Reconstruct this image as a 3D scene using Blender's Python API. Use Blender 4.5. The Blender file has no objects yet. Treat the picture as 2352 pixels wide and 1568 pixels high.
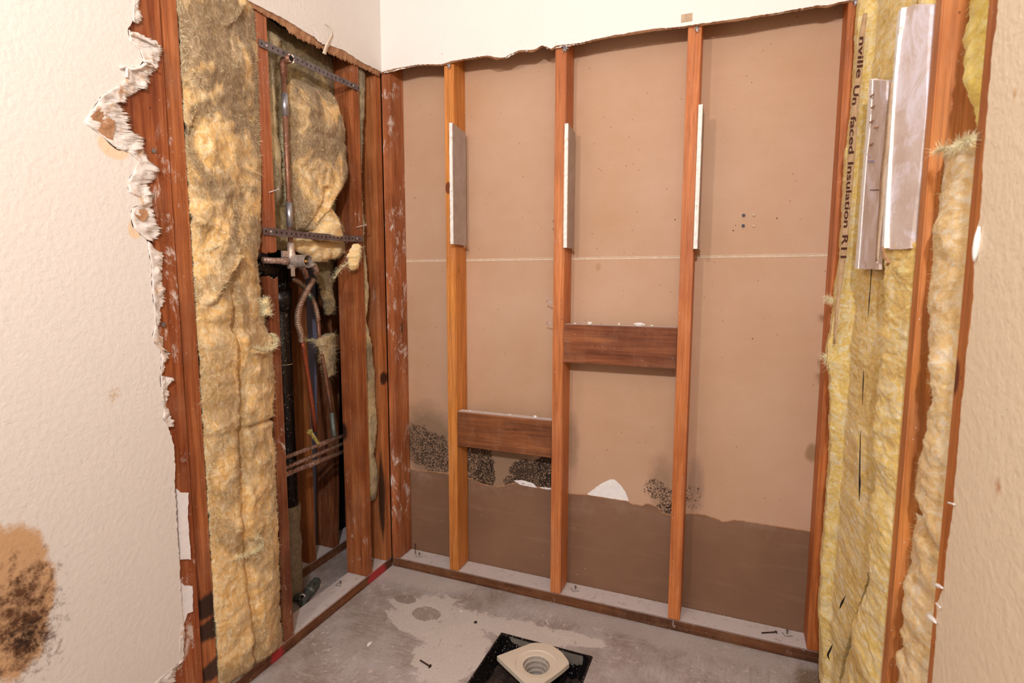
import bpy, bmesh, math, random
import numpy as np
from mathutils import Vector, Matrix, noise, Euler

random.seed(7)
SC = bpy.context.scene
COL = SC.collection
def lin(r, g, b, a=1.0):
    f = lambda v: (v/255/12.92) if v/255 <= .04045 else ((v/255+.055)/1.055)**2.4
    return (f(r), f(g), f(b), a)

# ---------------------------------------------------------------- camera
CAM = (1.2361, -1.7645, 1.1406); YAW = 0.3856; PIT = 0.1093; ROL = 0.0017; FPX = 1259.5752
Fv = Vector((-math.sin(YAW)*math.cos(PIT), math.cos(YAW)*math.cos(PIT), -math.sin(PIT)))
Rv = Vector((math.cos(YAW), math.sin(YAW), 0)); Uv = Rv.cross(Fv)
R2 = math.cos(ROL)*Rv + math.sin(ROL)*Uv; U2 = -math.sin(ROL)*Rv + math.cos(ROL)*Uv
cd = bpy.data.cameras.new('camera'); cam = bpy.data.objects.new('camera', cd); COL.objects.link(cam)
m = Matrix((R2, U2, -Fv)).transposed().to_4x4(); m.translation = Vector(CAM); cam.matrix_world = m
cd.sensor_width = 36; cd.sensor_fit = 'HORIZONTAL'; cd.lens = FPX/2352*36; cd.clip_start = .02
cd.dof.use_dof = True; cd.dof.focus_distance = 1.95; cd.dof.aperture_fstop = 6.0
SC.camera = cam
def P(px, py, ax, val):
    """point of the plane (axis ax = val) measured from the photograph"""
    d = Fv*FPX + R2*(px-1176) + U2*(784-py); t = (val-CAM[ax])/d[ax]
    return Vector(CAM) + d*t

# ---------------------------------------------------------------- world, lights, exposure
w = bpy.data.worlds.new('world'); SC.world = w; w.use_nodes = True
w.node_tree.nodes['Background'].inputs[0].default_value = (.8, .85, 1, 1)
w.node_tree.nodes['Background'].inputs[1].default_value = .02
def area(name, loc, target, size, power, color, sy=None):
    l = bpy.data.lights.new(name, 'AREA'); l.energy = power; l.color = color
    l.shape = 'RECTANGLE'; l.size = size; l.size_y = sy or size
    o = bpy.data.objects.new(name, l); COL.objects.link(o); o.location = loc
    o.rotation_euler = (Vector(target)-Vector(loc)).to_track_quat('-Z', 'Y').to_euler(); return o
area('vanity_light', (1.30, -2.32, 1.93), (.75, 0, 1.9), .07, 25.0, (1, .975, .975))
area('vanity_light', (.42, -2.30, 1.98), (.6, 0, 1.9), .12, 11.0, (1, .89, .77))
area('doorway_daylight', (.75, -2.5, 1.6), (.8, 0, 1.3), .9, 2.2, (.84, .90, 1.0), 1.5)
vs = SC.view_settings; vs.view_transform = 'Standard'; vs.look = 'None'; vs.gamma = 1; vs.use_curve_mapping = False
vs.exposure = 0.06

# ---------------------------------------------------------------- material helper
class NT:
    def __init__(s, name):
        s.m = bpy.data.materials.new(name); s.m.use_nodes = True; s.t = s.m.node_tree
        s.b = s.t.nodes['Principled BSDF']; s.geo = s.t.nodes.new('ShaderNodeNewGeometry')
        s.pos = s.geo.outputs['Position']
    def lk(s, a, b): s.t.links.new(a, b)
    def inp(s, sock, v):
        if hasattr(v, 'is_linked') or isinstance(v, bpy.types.NodeSocket): s.lk(v, sock)
        else: sock.default_value = v
    def map(s, vec, scale=(1, 1, 1), loc=(0, 0, 0)):
        n = s.t.nodes.new('ShaderNodeMapping'); s.lk(vec, n.inputs[0]); n.inputs['Scale'].default_value = scale
        n.inputs['Location'].default_value = loc; return n.outputs[0]
    def noise(s, vec, scale, detail=4, rough=.55, dist=0.0):
        n = s.t.nodes.new('ShaderNodeTexNoise'); s.lk(vec, n.inputs['Vector']); n.inputs['Scale'].default_value = scale
        n.inputs['Detail'].default_value = detail; n.inputs['Roughness'].default_value = rough
        n.inputs['Distortion'].default_value = dist; return n.outputs[0]
    def vor(s, vec, scale, feat='F1'):
        n = s.t.nodes.new('ShaderNodeTexVoronoi'); s.lk(vec, n.inputs['Vector']); n.inputs['Scale'].default_value = scale
        n.feature = feat; return n.outputs['Distance']
    def ramp(s, f, stops):
        mxs = max(p for p, _ in stops)
        if mxs > 1: f = s.math('DIVIDE', f, mxs); stops = [(p/mxs, c) for p, c in stops]
        n = s.t.nodes.new('ShaderNodeValToRGB'); s.lk(f, n.inputs[0]); e = n.color_ramp.elements
        while len(e) < len(stops): e.new(.5)
        for k, (p, c) in enumerate(stops):
            e[k].position = p; e[k].color = (c, c, c, 1) if isinstance(c, (int, float)) else c
        return n.outputs[0]
    def mix(s, f, a, b, mode='MIX'):
        n = s.t.nodes.new('ShaderNodeMix'); n.data_type = 'RGBA'; n.blend_type = mode
        s.inp(n.inputs[0], f); s.inp(n.inputs[6], a); s.inp(n.inputs[7], b); return n.outputs[2]
    def math(s, op, a, b=0.0, c=None, clamp=False):
        n = s.t.nodes.new('ShaderNodeMath'); n.operation = op; n.use_clamp = clamp
        s.inp(n.inputs[0], a); s.inp(n.inputs[1], b)
        if c is not None: s.inp(n.inputs[2], c)
        return n.outputs[0]
    def sep(s, v):
        n = s.t.nodes.new('ShaderNodeSeparateXYZ'); s.lk(v, n.inputs[0]); return n.outputs
    def blob(s, c, r):
        """1 at the centre of an ellipsoid, 0 at and outside its edge"""
        v = s.map(s.pos, tuple(1/q for q in r), tuple(-a/q for a, q in zip(c, r)))
        n = s.t.nodes.new('ShaderNodeVectorMath'); n.operation = 'LENGTH'; s.lk(v, n.inputs[0])
        return s.math('SUBTRACT', 1.0, n.outputs['Value'])
    def bump(s, h, strength=.3, dist=.002, prev=None):
        n = s.t.nodes.new('ShaderNodeBump'); s.lk(h, n.inputs['Height']); n.inputs['Strength'].default_value = strength
        n.inputs['Distance'].default_value = dist
        if prev: s.lk(prev, n.inputs['Normal'])
        s.lk(n.outputs[0], s.b.inputs['Normal']); return n.outputs[0]
    def done(s, col, rough=.7, metal=0.0, spec=.4):
        s.inp(s.b.inputs['Base Color'], col); s.inp(s.b.inputs['Roughness'], rough); s.b.inputs['Metallic'].default_value = metal
        s.b.inputs['Specular IOR Level'].default_value = spec; return s.m

def dust_mask(n, lo=.08, hi=.45):
    """settled plaster dust on faces that look up"""
    z = n.sep(n.geo.outputs['Normal'])[2]
    up = n.math('GREATER_THAN', z, .7)
    return n.math('MULTIPLY', up, n.ramp(n.noise(n.pos, 35, 6, .7), [(lo, 0), (hi, 1)]))

def wood(name, base, dark, seed, axis=2, splash=0.0, spots=None, rough=.5, lightc=None, char=None, marks=None):
    n = NT(name)
    st = [1, 1, 1]; st[axis] = .045
    off = (seed*3.7, seed*1.3, seed*5.1)
    v = n.map(n.pos, tuple(st), off)
    low = n.noise(n.map(n.pos, (1, 1, 1), off), 3, 3)
    g1 = n.noise(v, 95, 6, .65, .6)
    g2 = n.noise(v, 22, 4, .6, 1.2)
    dark = tuple(q*.8 for q in dark[:3])+(1,); base = tuple(.88*(a*.90+b_*.10) for a, b_ in zip(base[:3], lin(222, 146, 70)[:3]))+(1,)
    lightc = lightc or tuple(min(1, c*1.5) for c in base[:3])+(1,)
    ka = .9 if rough >= .6 else .74
    hi = tuple(a*ka+b_*(1-ka) for a, b_ in zip(lightc[:3], lin(232, 172, 112)[:3]))+(1,)
    c1 = n.ramp(g2, [(.30, dark), (.46, base), (.56, base), (.70, hi)])
    c2 = n.ramp(g1, [(.36, tuple(c*.5 for c in base[:3])+(1,)), (.47, base), (.62, hi)])
    c = n.mix(.5, c1, c2)
    stf = list(st); stf[axis] = .02
    g3 = n.noise(n.map(n.pos, tuple(stf), off), 260, 3, .6, .4)
    c = n.mix(n.ramp(g3, [(.36, .55), (.47, 0)]), c, tuple(q*.55 for q in base[:3])+(1,))
    c = n.mix(n.ramp(low, [(.45, 0), (.68, .55)]), c, dark)
    film = n.noise(n.map(n.pos, (1, 1, .6), off), 14, 6, .7)
    c = n.mix(n.ramp(film, [(.46, 0), (.8, .22)]), c, lin(206, 160, 128))
    # knots and dark pits
    st2 = [1, 1, 1]; st2[axis] = .42
    kn = n.vor(n.map(n.pos, tuple(st2), off), 7.5)
    c = n.mix(n.ramp(kn, [(.0, .9), (.045, .8), (.085, 0)]), c, tuple(q*.3 for q in dark[:3])+(1,))
    pit = n.vor(n.map(n.pos, (1, 1, .7), off), 42)
    pm = n.math('MULTIPLY', n.ramp(pit, [(.0, .8), (.07, .7), (.10, 0)]), n.ramp(n.noise(n.map(n.pos, (1, 1, 1), off), 12, 2), [(.54, 0), (.6, 1)]))
    c = n.mix(pm, c, tuple(q*.35 for q in dark[:3])+(1,))
    # tiny white specks
    sp = n.vor(n.map(n.pos, (1, 1, .6), off), 70)
    c = n.mix(n.ramp(sp, [(.0, .9), (.045, .8), (.065, 0)]), c, lin(226, 214, 205))
    if splash > 0:
        s1 = n.noise(n.map(n.pos, (1, 1, .5), off), 26, 8, .75, .5)
        s2 = n.noise(n.map(n.pos, (1, 1, .35), off), 5, 2)
        k = n.math('MULTIPLY', n.ramp(s1, [(.62-.1*splash, 0), (.72-.1*splash, .9)]), n.ramp(s2, [(.52-.1*splash, 0), (.6-.1*splash, 1)]))
        c = n.mix(k, c, lin(228, 214, 206))
    for (ctr, r, col) in (spots or []):
        b = n.math('MULTIPLY_ADD', n.noise(v, 45, 5, .7), 1.3, n.blob(ctr, r))
        c = n.mix(n.ramp(b, [(.62, 0), (.95, .92)]), c, col)
    d = dust_mask(n)
    c = n.mix(d, c, lin(216, 206, 206))
    n.bump(g1, .25, .0012)
    return n.done(c, n.ramp(g2, [(.3, rough+.12), (.8, rough-.08)]), 0, .35)

BR, DK = lin(176, 100, 54), lin(116, 58, 30)
def paint_mat(name, base, stains=(), rough=.6):
    n = NT(name)
    b1 = n.noise(n.pos, 85, 5, .55); b2 = n.noise(n.pos, 260, 3, .5)
    lo = n.noise(n.pos, 2.2, 4, .6)
    c = n.mix(n.ramp(lo, [(.35, 0), (.75, .55)]), base, tuple(q*k for q, k in zip(base[:3], (.95, .94, .92)))+(1,))
    sp = n.vor(n.pos, 9)
    c = n.mix(n.ramp(sp, [(.0, .35), (.03, .25), (.05, 0)]), c, lin(190, 140, 112))
    for (ctr, r, col, gain, lo_, hi_, sc) in stains:
        b = n.math('MULTIPLY_ADD', n.noise(n.pos, sc, 8, .75), gain, n.blob(ctr, r))
        c = n.mix(n.ramp(b, [(lo_, 0), (hi_, .95)]), c, col)
    x = n.bump(b1, .7, .0022); n.bump(b2, .3, .001, x)
    return n.done(c, rough, 0, .3)

M = {}
# dark mould patch, low on the near left wall
q = P(45, 1400, 0, .0127)
q2 = P(50, 1300, 0, .0127)
M['paint_left'] = paint_mat('painted_drywall_left', lin(234, 227, 222), stains=(
    (tuple(P(20, 1380, 0, .0127)), (.1, .082, .175), lin(208, 164, 120), .7, .42, .54, 16),
    (tuple(P(55, 1420, 0, .0127)), (.1, .085, .16), lin(88, 54, 34), 3.2, 1.85, 2.5, 55),
    (tuple(P(62, 1460, 0, .0127)), (.1, .06, .10), lin(46, 30, 24), 3.2, 2.1, 2.65, 95),
    (tuple(P(262, 335, 0, .0127)), (.1, .045, .035), lin(238, 210, 178), .5, .4, .6, 20),
    (tuple(P(310, 525, 0, .0127)), (.1, .022, .03), lin(238, 210, 178), .5, .45, .6, 20),
    (tuple(P(262, 905, 0, .0127)), (.1, .022, .035), lin(214, 186, 156), 3, 2.0, 2.5, 130)))
M['paint_back'] = paint_mat('painted_drywall_back', lin(240, 237, 234))
M['paint_right'] = paint_mat('painted_drywall_right', lin(240, 222, 196), stains=(
    (tuple(P(2292, 1118, 0, 1.511)), (.1, .016, .016), lin(206, 160, 124), 2, 1.35, 1.8, 120),
    (tuple(P(2330, 215, 0, 1.511)), (.1, .012, .02), lin(214, 180, 136), 2, 1.5, 2.0, 120)))

def torn_mat():
    n = NT('torn_gypsum_paper')
    a = n.noise(n.pos, 30, 6, .7, .5)
    c = n.ramp(a, [(.30, lin(206, 160, 122)), (.38, lin(226, 200, 178)), (.44, lin(238, 228, 222)), (.8, lin(246, 242, 240))])
    c = n.mix(n.ramp(n.noise(n.pos, 140, 5, .7), [(.6, 0), (.72, .7)]), c, lin(150, 128, 118))
    n.bump(n.noise(n.pos, 160, 5, .7), .7, .003)
    return n.done(c, .85, 0, .15)
M['torn'] = torn_mat()
def brownpaper(name, a, b, dirty=.3):
    n = NT(name)
    f = n.noise(n.pos, 60, 6, .7)
    c = n.ramp(f, [(.3, a), (.65, b)])
    n.bump(f, .4, .002); return n.done(c, .85, 0, .15)
M['kraft'] = brownpaper('kraft_paper', lin(150, 104, 74), lin(190, 146, 112))
M['kraftpale'] = brownpaper('pale_kraft_paper', lin(176, 146, 118), lin(208, 184, 160))
M['slitdark'] = brownpaper('black_slit_strip', lin(24, 22, 22), lin(52, 48, 46))  # near-black for the strips that draw the dark of the batt slit
M['facing'] = brownpaper('beige_facing', lin(170, 138, 104), lin(200, 168, 132))
M['jointpale'] = brownpaper('pale_board_joint', lin(206, 180, 154), lin(226, 204, 182))
M['gypsum'] = brownpaper('white_gypsum_core', lin(240, 236, 240), lin(250, 248, 250))
def gypedge():
    n = NT('broken_gypsum_edge')
    f = n.noise(n.pos, 70, 6, .75)
    c = n.ramp(f, [(.30, lin(196, 170, 140)), (.42, lin(240, 236, 232)), (.7, lin(250, 248, 246))])
    n.bump(f, .6, .002); return n.done(c, .8, 0, .2)
M['gypedge'] = gypedge()
def boardface(name, a, b, plaster):
    n = NT(name)
    f = n.noise(n.pos, 18, 5, .6)
    c = n.ramp(f, [(.35, a), (.65, b)])
    s = n.noise(n.map(n.pos, (1, 1, 1.0), (3, 5, 1)), 9, 7, .7, .8)
    c = n.mix(n.ramp(s, [(.47, 0), (.6, plaster)]), c, lin(234, 226, 236))
    n.bump(s, .2, .002); return n.done(c, .62, 0, .3)
M['scrapgrey'] = boardface('grey_drywall_paper', lin(166, 148, 140), lin(178, 160, 150), .1)
M['scrapglaze'] = boardface('plastered_drywall_paper', lin(202, 180, 168), lin(216, 198, 190), .9)

def panel_mat():
    n = NT('back_of_drywall_paper')
    lo = n.noise(n.pos, 2.5, 4, .6); st = n.noise(n.map(n.pos, (1, 1, 9)), 3, 5, .6)
    c = n.ramp(lo, [(.3, lin(194, 156, 126)), (.7, lin(204, 170, 146))])
    c = n.mix(n.ramp(st, [(.5, 0), (.8, .3)]), c, lin(206, 170, 146))
    fi = n.noise(n.pos, 420, 3, .7)
    c = n.mix(n.ramp(fi, [(.3, .22), (.5, 0)]), c, lin(130, 90, 64))
    for sc, th, off in ((11, .030, 0), (17, .028, 5), (30, .05, 9)):
        v = n.vor(n.map(n.pos, (1, 0, 1), (off, 0, off)), sc)
        c = n.mix(n.ramp(v, [(0, .9), (th*.7, .85), (th, 0)]), c, lin(70, 42, 28))
    # damp grey bloom and black mould above the torn line
    def m(cx, cz, rx, rz, col, gain, a, b, sc, amt=.95):
        nonlocal c
        k = n.math('MULTIPLY_ADD', n.noise(n.pos, sc, 6, .75), gain, n.blob((cx, .088, cz), (rx, .2, rz)))
        c = n.mix(n.ramp(k, [(a, 0), (b, amt)]), c, col)
    G = lin(128, 106, 86); K = lin(48, 38, 32)
    m(.12, .50, .17, .20, G, .6, .38, .8, 9, .75)
    m(.45, .42, .22, .16, G, .6, .38, .8, 9, .7)
    m(.72, .56, .035, .20, G, .9, .7, 1.2, 14, .5)
    m(1.03, .46, .06, .16, G, .9, .65, 1.1, 14, .5)
    m(1.14, .47, .04, .14, lin(140, 116, 104), .9, .65, 1.1, 14, .5)
    m(1.475, .62, .03, .045, lin(150, 118, 84), .8, .6, .9, 20, .8); m(1.485, .90, .02, .03, lin(160, 124, 92), .8, .6, .9, 20, .7); m(.80, 1.19, .014, .02, lin(176, 136, 104), .8, .6, .9, 30, .6)
    def mould(cx, cz, rx, rz, dens=.0):
        nonlocal c
        k = n.math('MULTIPLY_ADD', n.noise(n.pos, 34, 4, .6), .8, n.blob((cx, .088, cz), (rx, .2, rz)))
        reg = n.ramp(k, [(.50, 0), (.62, 1)])
        gr = n.ramp(n.noise(n.pos, 200, 3, .6, .8), [(.46-dens, 0), (.54-dens, .92)])
        c = n.mix(n.math('MULTIPLY', reg, gr), c, K)
    mould(.075, .485, .085, .10); mould(.16, .455, .09, .10)
    mould(.345, .45, .075, .11, .05); mould(.375, .40, .05, .07, .05); mould(.35, .52, .05, .04, .04)
    mould(.56, .43, .10, .065, .07); mould(.635, .455, .06, .09, .1); mould(.49, .385, .05, .035, .03)
    mould(1.01, .44, .045, .04, -.03); mould(1.05, .41, .03, .05, -.02); mould(1.05, .372, .04, .030, .04); mould(1.13, .43, .035, .05, -.07)
    n.bump(fi, .12, .001)
    return n.done(c, .8, 0, .2)
M['panel'] = panel_mat()
def lowpanel_mat():
    n = NT('brown_liner_paper')
    lo = n.noise(n.pos, 4, 5, .6)
    c = n.ramp(lo, [(.3, lin(128, 96, 76)), (.7, lin(142, 108, 86))])
    c = n.mix(n.ramp(n.noise(n.map(n.pos, (1, 1, 12)), 4, 5, .6), [(.55, 0), (.8, .3)]), c, lin(168, 134, 112))
    dn = n.noise(n.pos, 9, 5, .7)
    z = n.sep(n.pos)[2]
    c = n.mix(n.math('MULTIPLY', n.ramp(dn, [(.5, 0), (.75, .4)]), n.ramp(z, [(.28, 0), (.36, 1)])), c, lin(176, 156, 144))
    v = n.vor(n.map(n.pos, (1, 0, 1)), 26)
    c = n.mix(n.ramp(v, [(0, .9), (.035, .8), (.05, 0)]), c, lin(222, 200, 180))
    return n.done(c, .7, 0, .3)
M['lowpanel'] = lowpanel_mat()

def concrete():
    n = NT('plaster_splashed_concrete')
    lo = n.noise(n.pos, 5, 6, .65); fi = n.noise(n.pos, 260, 4, .75); md = n.noise(n.pos, 24, 6, .7)
    c = n.ramp(lo, [(.34, lin(144, 128, 118)), (.48, lin(166, 154, 150)), (.64, lin(190, 182, 184))])
    c = n.mix(n.ramp(md, [(.45, 0), (.75, .5)]), c, lin(192, 184, 186))
    # trowelled swirls
    br = n.noise(n.map(n.pos, (2.2, 26, 1), (0, 3, 0)), 6, 5, .7, .6)
    msk = n.noise(n.map(n.pos, (1, 1, 1), (8, 2, 0)), 3.5, 3)
    c = n.mix(n.math('MULTIPLY', n.ramp(br, [(.48, 0), (.62, .5)]), n.ramp(msk, [(.45, .1), (.6, 1)])), c, lin(200, 193, 194))
    br2 = n.noise(n.map(n.pos, (24, 2.2, 1), (7, 3, 0)), 5, 5, .7, .7)
    c = n.mix(n.math('MULTIPLY', n.ramp(br2, [(.50, 0), (.66, .4)]), n.ramp(msk, [(.42, 1), (.55, 0)])), c, lin(134, 116, 106))
    # pale joint-compound spill with damp holes
    def sp(cx, cy, rx, ry, col, gain, a, b, sc, amt=.9):
        nonlocal c
        k = n.math('MULTIPLY_ADD', n.noise(n.pos, sc, 9, .68, .9), gain, n.blob((cx, cy, 0), (rx, ry, .2)))
        c = n.mix(n.ramp(k, [(a, 0), (b, amt)]), c, col)
    W = lin(216, 208, 204)
    sp(.34, -.24, .20, .15, W, 1.3, .84, .92, 9)
    sp(.47, -.37, .13, .17, W, 1.3, .78, .85, 12)
    sp(.62, -.19, .26, .07, W, 1.5, .98, 1.08, 16)
    sp(.24, -.20, .14, .06, W, .9, .72, .78, 12)
    sp(.80, -.16, .16, .05, W, 1.0, .82, .9, 18)
    sp(.295, -.225, .062, .045, lin(160, 146, 136), .7, .5, .55, 14)
    sp(.18, -.18, .05, .03, lin(150, 136, 128), .7, .5, .58, 14)
    fl = n.math('MULTIPLY', n.ramp(n.noise(n.pos, 42, 8, .8, .6), [(.56, 0), (.60, .85)]), n.ramp(n.noise(n.pos, 4.5, 3), [(.42, 0), (.55, 1)]))
    c = n.mix(fl, c, lin(222, 212, 206))
    fd = n.math('MULTIPLY', n.ramp(n.noise(n.map(n.pos, (1, 1, 1), (9, 1, 0)), 30, 8, .8, .6), [(.58, 0), (.64, .7)]), n.ramp(n.noise(n.pos, 3.5, 3), [(.45, 0), (.6, 1)]))
    c = n.mix(fd, c, lin(140, 122, 112))
    # dust along the sills, darker brown patch in the right corner
    sp(.1, -.03, .35, .10, lin(204, 194, 192), .8, .5, .9, 30, .8)
    sp(1.1, -.04, .7, .07, lin(190, 180, 180), .8, .55, .95, 30, .7)
    sp(1.49, -.12, .07, .14, lin(112, 90, 60), .7, .5, .8, 30, .8)
    c = n.mix(n.ramp(fi, [(.34, .55), (.46, 0)]), c, lin(112, 96, 88))
    c = n.mix(n.ramp(n.noise(n.map(n.pos, (1, 1, 1), (4, 4, 4)), 300, 3, .75), [(.58, 0), (.68, .8)]), c, lin(222, 212, 208))
    v = n.vor(n.map(n.pos, (1, 1, 0)), 30)
    c = n.mix(n.ramp(v, [(0, .9), (.04, .8), (.06, 0)]), c, lin(230, 220, 210))
    v = n.vor(n.map(n.pos, (1, 1, 0), (3, 3, 0)), 24)
    c = n.mix(n.ramp(v, [(0, .9), (.03, .8), (.045, 0)]), c, lin(60, 46, 40))
    n.bump(md, .3, .003)
    return n.done(c, .75, 0, .3)
M['concrete'] = concrete()

def insul(name, ylw, dirt, cream, dirtiness=.5, seed=0, zfade=None, sy=1.0):
    n = NT(name)
    off = (seed*2.3, seed*7.1, seed*1.7)
    a = n.noise(n.map(n.pos, (1, sy, .6 if sy == 1 else 1.1), off), 7.5, 6, .62, 1.0)
    b = n.noise(n.map(n.pos, (1.6, 1.6*sy, .8 if sy == 1 else 1.5), off), 34, 7, .7, 1.6)
    f = n.noise(n.map(n.pos, (1, sy, .55 if sy == 1 else 1.2), off), 120, 6, .75, 2.5)
    c = n.ramp(b, [(.28, tuple(q*.8 for q in ylw[:3])+(1,)), (.47, ylw), (.62, cream)])
    pale = n.noise(n.map(n.pos, (1, sy, 1), (5, 5, 5)), 18, 6, .65, .8)
    c = n.mix(n.ramp(pale, [(.50, 0), (.66, .5)]), c, cream)
    th = .62-.3*dirtiness
    dm = n.ramp(a, [(th, 0), (th+.13, 1)])
    if zfade:
        z = n.sep(n.pos)[2]
        dm = n.math('MULTIPLY', dm, n.ramp(z, [(q0/2.5, v0) for q0, v0 in zfade]) if False else n.ramp(n.math('DIVIDE', z, 2.5), [(q0/2.5, v0) for q0, v0 in zfade]))
    dc = n.ramp(b, [(.3, tuple(q*.6 for q in dirt[:3])+(1,)), (.52, dirt), (.72, tuple(min(1, q*2.0) for q in dirt[:3])+(1,))])
    c = n.mix(n.math('MULTIPLY', dm, .9), c, dc)
    c = n.mix(n.ramp(f, [(.3, .4), (.46, 0)]), c, tuple(q*.6 for q in dirt[:3])+(1,))
    c = n.mix(n.ramp(f, [(.56, 0), (.72, .55)]), c, cream)
    x = n.bump(b, .5, .008); n.bump(f, .5, .0025, x)
    n.b.inputs['Sheen Weight'].default_value = .15
    return n.done(c, .95, 0, .05)
YL, CR = lin(242, 194, 122), lin(254, 230, 188)
M['ins_left'] = insul('dirty_fibreglass', YL, lin(138, 116, 92), CR, .62, 1, [(0, .7), (.5, .55), (1.0, .6), (1.25, .9), (1.6, 1)])
M['ins_lump'] = insul('matted_fibreglass', YL, lin(138, 116, 92), CR, .75, 2)
M['ins_dark'] = insul('grimy_fibreglass', lin(190, 166, 112), lin(122, 108, 84), lin(206, 184, 144), .9, 3)
M['ins_grey'] = insul('grey_fibreglass', lin(214, 190, 138), lin(142, 130, 108), lin(226, 210, 176), .7, 4)
M['ins_right'] = insul('yellow_fibreglass', lin(253, 218, 122), lin(240, 198, 110), lin(255, 242, 204), .3, 5, None, .4)
M['ins_near'] = insul('pale_yellow_fibreglass', lin(252, 214, 146), lin(232, 186, 116), lin(255, 240, 212), .3, 6, None, .5)
M['ins_bright'] = insul('bright_yellow_fibreglass', lin(252, 222, 110), lin(226, 186, 70), lin(255, 240, 170), .3, 7, None, .5)
def flat(name, col, rough=.6, metal=0.0, spec=.4, var=.25, sc=60, bump=.2):
    n = NT(name); f = n.noise(n.pos, sc, 5, .7)
    c = n.ramp(f, [(.3, tuple(q*(1-var) for q in col[:3])+(1,)), (.7, tuple(min(1, q*(1+var)) for q in col[:3])+(1,))])
    if bump: n.bump(f, bump, .0015)
    return n.done(c, rough, metal, spec)
M['fib'] = flat('cream_fibres', lin(254, 236, 196), .9, 0, .05)
M['fibd'] = flat('tan_fibres', lin(214, 192, 150), .9, 0, .05)
M['fibr'] = flat('yellow_fibres', lin(252, 234, 178), .9, 0, .05)
M['tuft'] = flat('white_tuft', lin(236, 218, 190), .9, 0, .05, .15, 120, .8)
M['steel'] = flat('galvanised_steel', lin(140, 136, 140), .42, .7, .5)
M['nail'] = flat('dusty_nail', lin(196, 184, 180), .6, .2, .4)
M['rustynail'] = flat('rusty_nail', lin(70, 50, 42), .6, .4, .4)
M['screwblue'] = flat('blue_plastic', lin(62, 74, 120), .5, 0, .4)
M['plugwhite'] = flat('white_plug', lin(232, 216, 196), .6, 0, .4)
def copper(name, a, b, green=.2, crust=.2):
    n = NT(name); f = n.noise(n.pos, 30, 6, .7); g = n.noise(n.map(n.pos, (1, 1, 1), (4, 2, 7)), 16, 5, .7); h = n.noise(n.pos, 150, 4, .7)
    c = n.ramp(f, [(.3, a), (.7, b)])
    c = n.mix(n.ramp(g, [(.62-green*.2, 0), (.74-green*.2, .8)]), c, lin(92, 132, 116))
    c = n.mix(n.ramp(h, [(.62-crust*.2, 0), (.72-crust*.2, .8)]), c, lin(206, 192, 184))
    n.bump(h, .3, .001)
    return n.done(c, .45, .45, .5)
M['copper'] = copper('aged_copper', lin(118, 78, 60), lin(160, 112, 88), .0, .2)
M['copper2'] = copper('tarnished_copper', lin(124, 90, 76), lin(166, 130, 114), .35, .6)
M['copperred'] = copper('reddish_copper', lin(140, 64, 40), lin(176, 92, 58), .1, .1)
M['flex'] = copper('corrugated_copper', lin(150, 110, 86), lin(196, 166, 144), .35, .5)
M['brass'] = copper('crusted_brass', lin(150, 118, 92), lin(196, 170, 144), .0, 1.1)
M['solder'] = flat('silver_coupling', lin(176, 176, 184), .35, .8, .5)
M['chrome'] = flat('dusty_chrome', lin(186, 174, 166), .4, .55, .5, .3, 90)
M['cart'] = flat('brass_cartridge', lin(196, 150, 84), .3, .8, .5)
M['verdigris'] = flat('grey_green_metal', lin(112, 120, 116), .5, .4, .4, .4, 80)
def black():
    n = NT('dusty_black_plastic')
    f = n.noise(n.map(n.pos, (1, 1, .4)), 110, 4, .8); g = n.noise(n.pos, 12, 4, .6)
    k = n.math('MULTIPLY', n.ramp(f, [(.60, 0), (.68, .9)]), n.ramp(g, [(.42, .15), (.62, 1)]))
    c = n.mix(k, lin(20, 18, 20), lin(184, 174, 170))
    v = n.vor(n.map(n.pos, (1, 1, .6)), 120); v2 = n.vor(n.map(n.pos, (1, 1, .5), (3, 3, 3)), 55)
    c = n.mix(n.ramp(v, [(0, .9), (.12, .8), (.17, 0)]), c, lin(190, 182, 178)); c = n.mix(n.ramp(v2, [(0, .9), (.07, .8), (.1, 0)]), c, lin(200, 192, 188))
    return n.done(c, .38, 0, .5)
M['abs'] = black()
M['wrap'] = brownpaper('grey_wrap', lin(118, 104, 88), lin(150, 136, 118))
M['lavender'] = flat('lavender_lit_drywall', lin(150, 150, 178), .8, 0, .2, .08, 6, 0)  # bluish light on the chase wall is kept in its colour
M['charcoal'] = flat('cavity_shade_dark', lin(40, 34, 32), .9, 0, .1, .2, 10, 0)  # near-black standing in for shade deep in the chase and in bores
M['flange'] = flat('cream_plastic', lin(226, 214, 198), .55, 0, .4, .05, 12, .05)
M['flangein'] = flat('grey_white_plastic', lin(178, 168, 160), .55, 0, .4, .3, 200, .2)  # thread darkened and speckled, for shade and grime inside the hole
M['glue'] = flat('grey_glue', lin(120, 114, 106), .5, 0, .4, .15, 40, .3)
M['debris'] = flat('dark_rubble', lin(62, 50, 44), .9, 0, .2, .6, 120, 1.0)
M['white'] = flat('white_chip', lin(240, 236, 234), .85, 0, .2, .06)
M['ink'] = flat('brown_ink', lin(74, 40, 30), .8, 0, .2, .1, 50, 0)
M['bluemark'] = flat('blue_stamp_ink', lin(168, 158, 180), .8, 0, .2, .2, 90, 0)
M['ceiling'] = paint_mat('ceiling_paint', lin(190, 186, 182))
M['dustcrumb'] = flat('pale_crumbs', lin(214, 204, 200), .9, 0, .1, .1)
def wedge_m():
    n = NT('yellow_painted_wood'); f = n.noise(n.map(n.pos, (1, 1, .3)), 160, 4, .7)
    return n.done(n.ramp(f, [(.35, lin(70, 56, 30)), (.5, lin(186, 170, 90)), (.7, lin(214, 196, 140))]), .7)
M['wedge'] = wedge_m()
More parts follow.
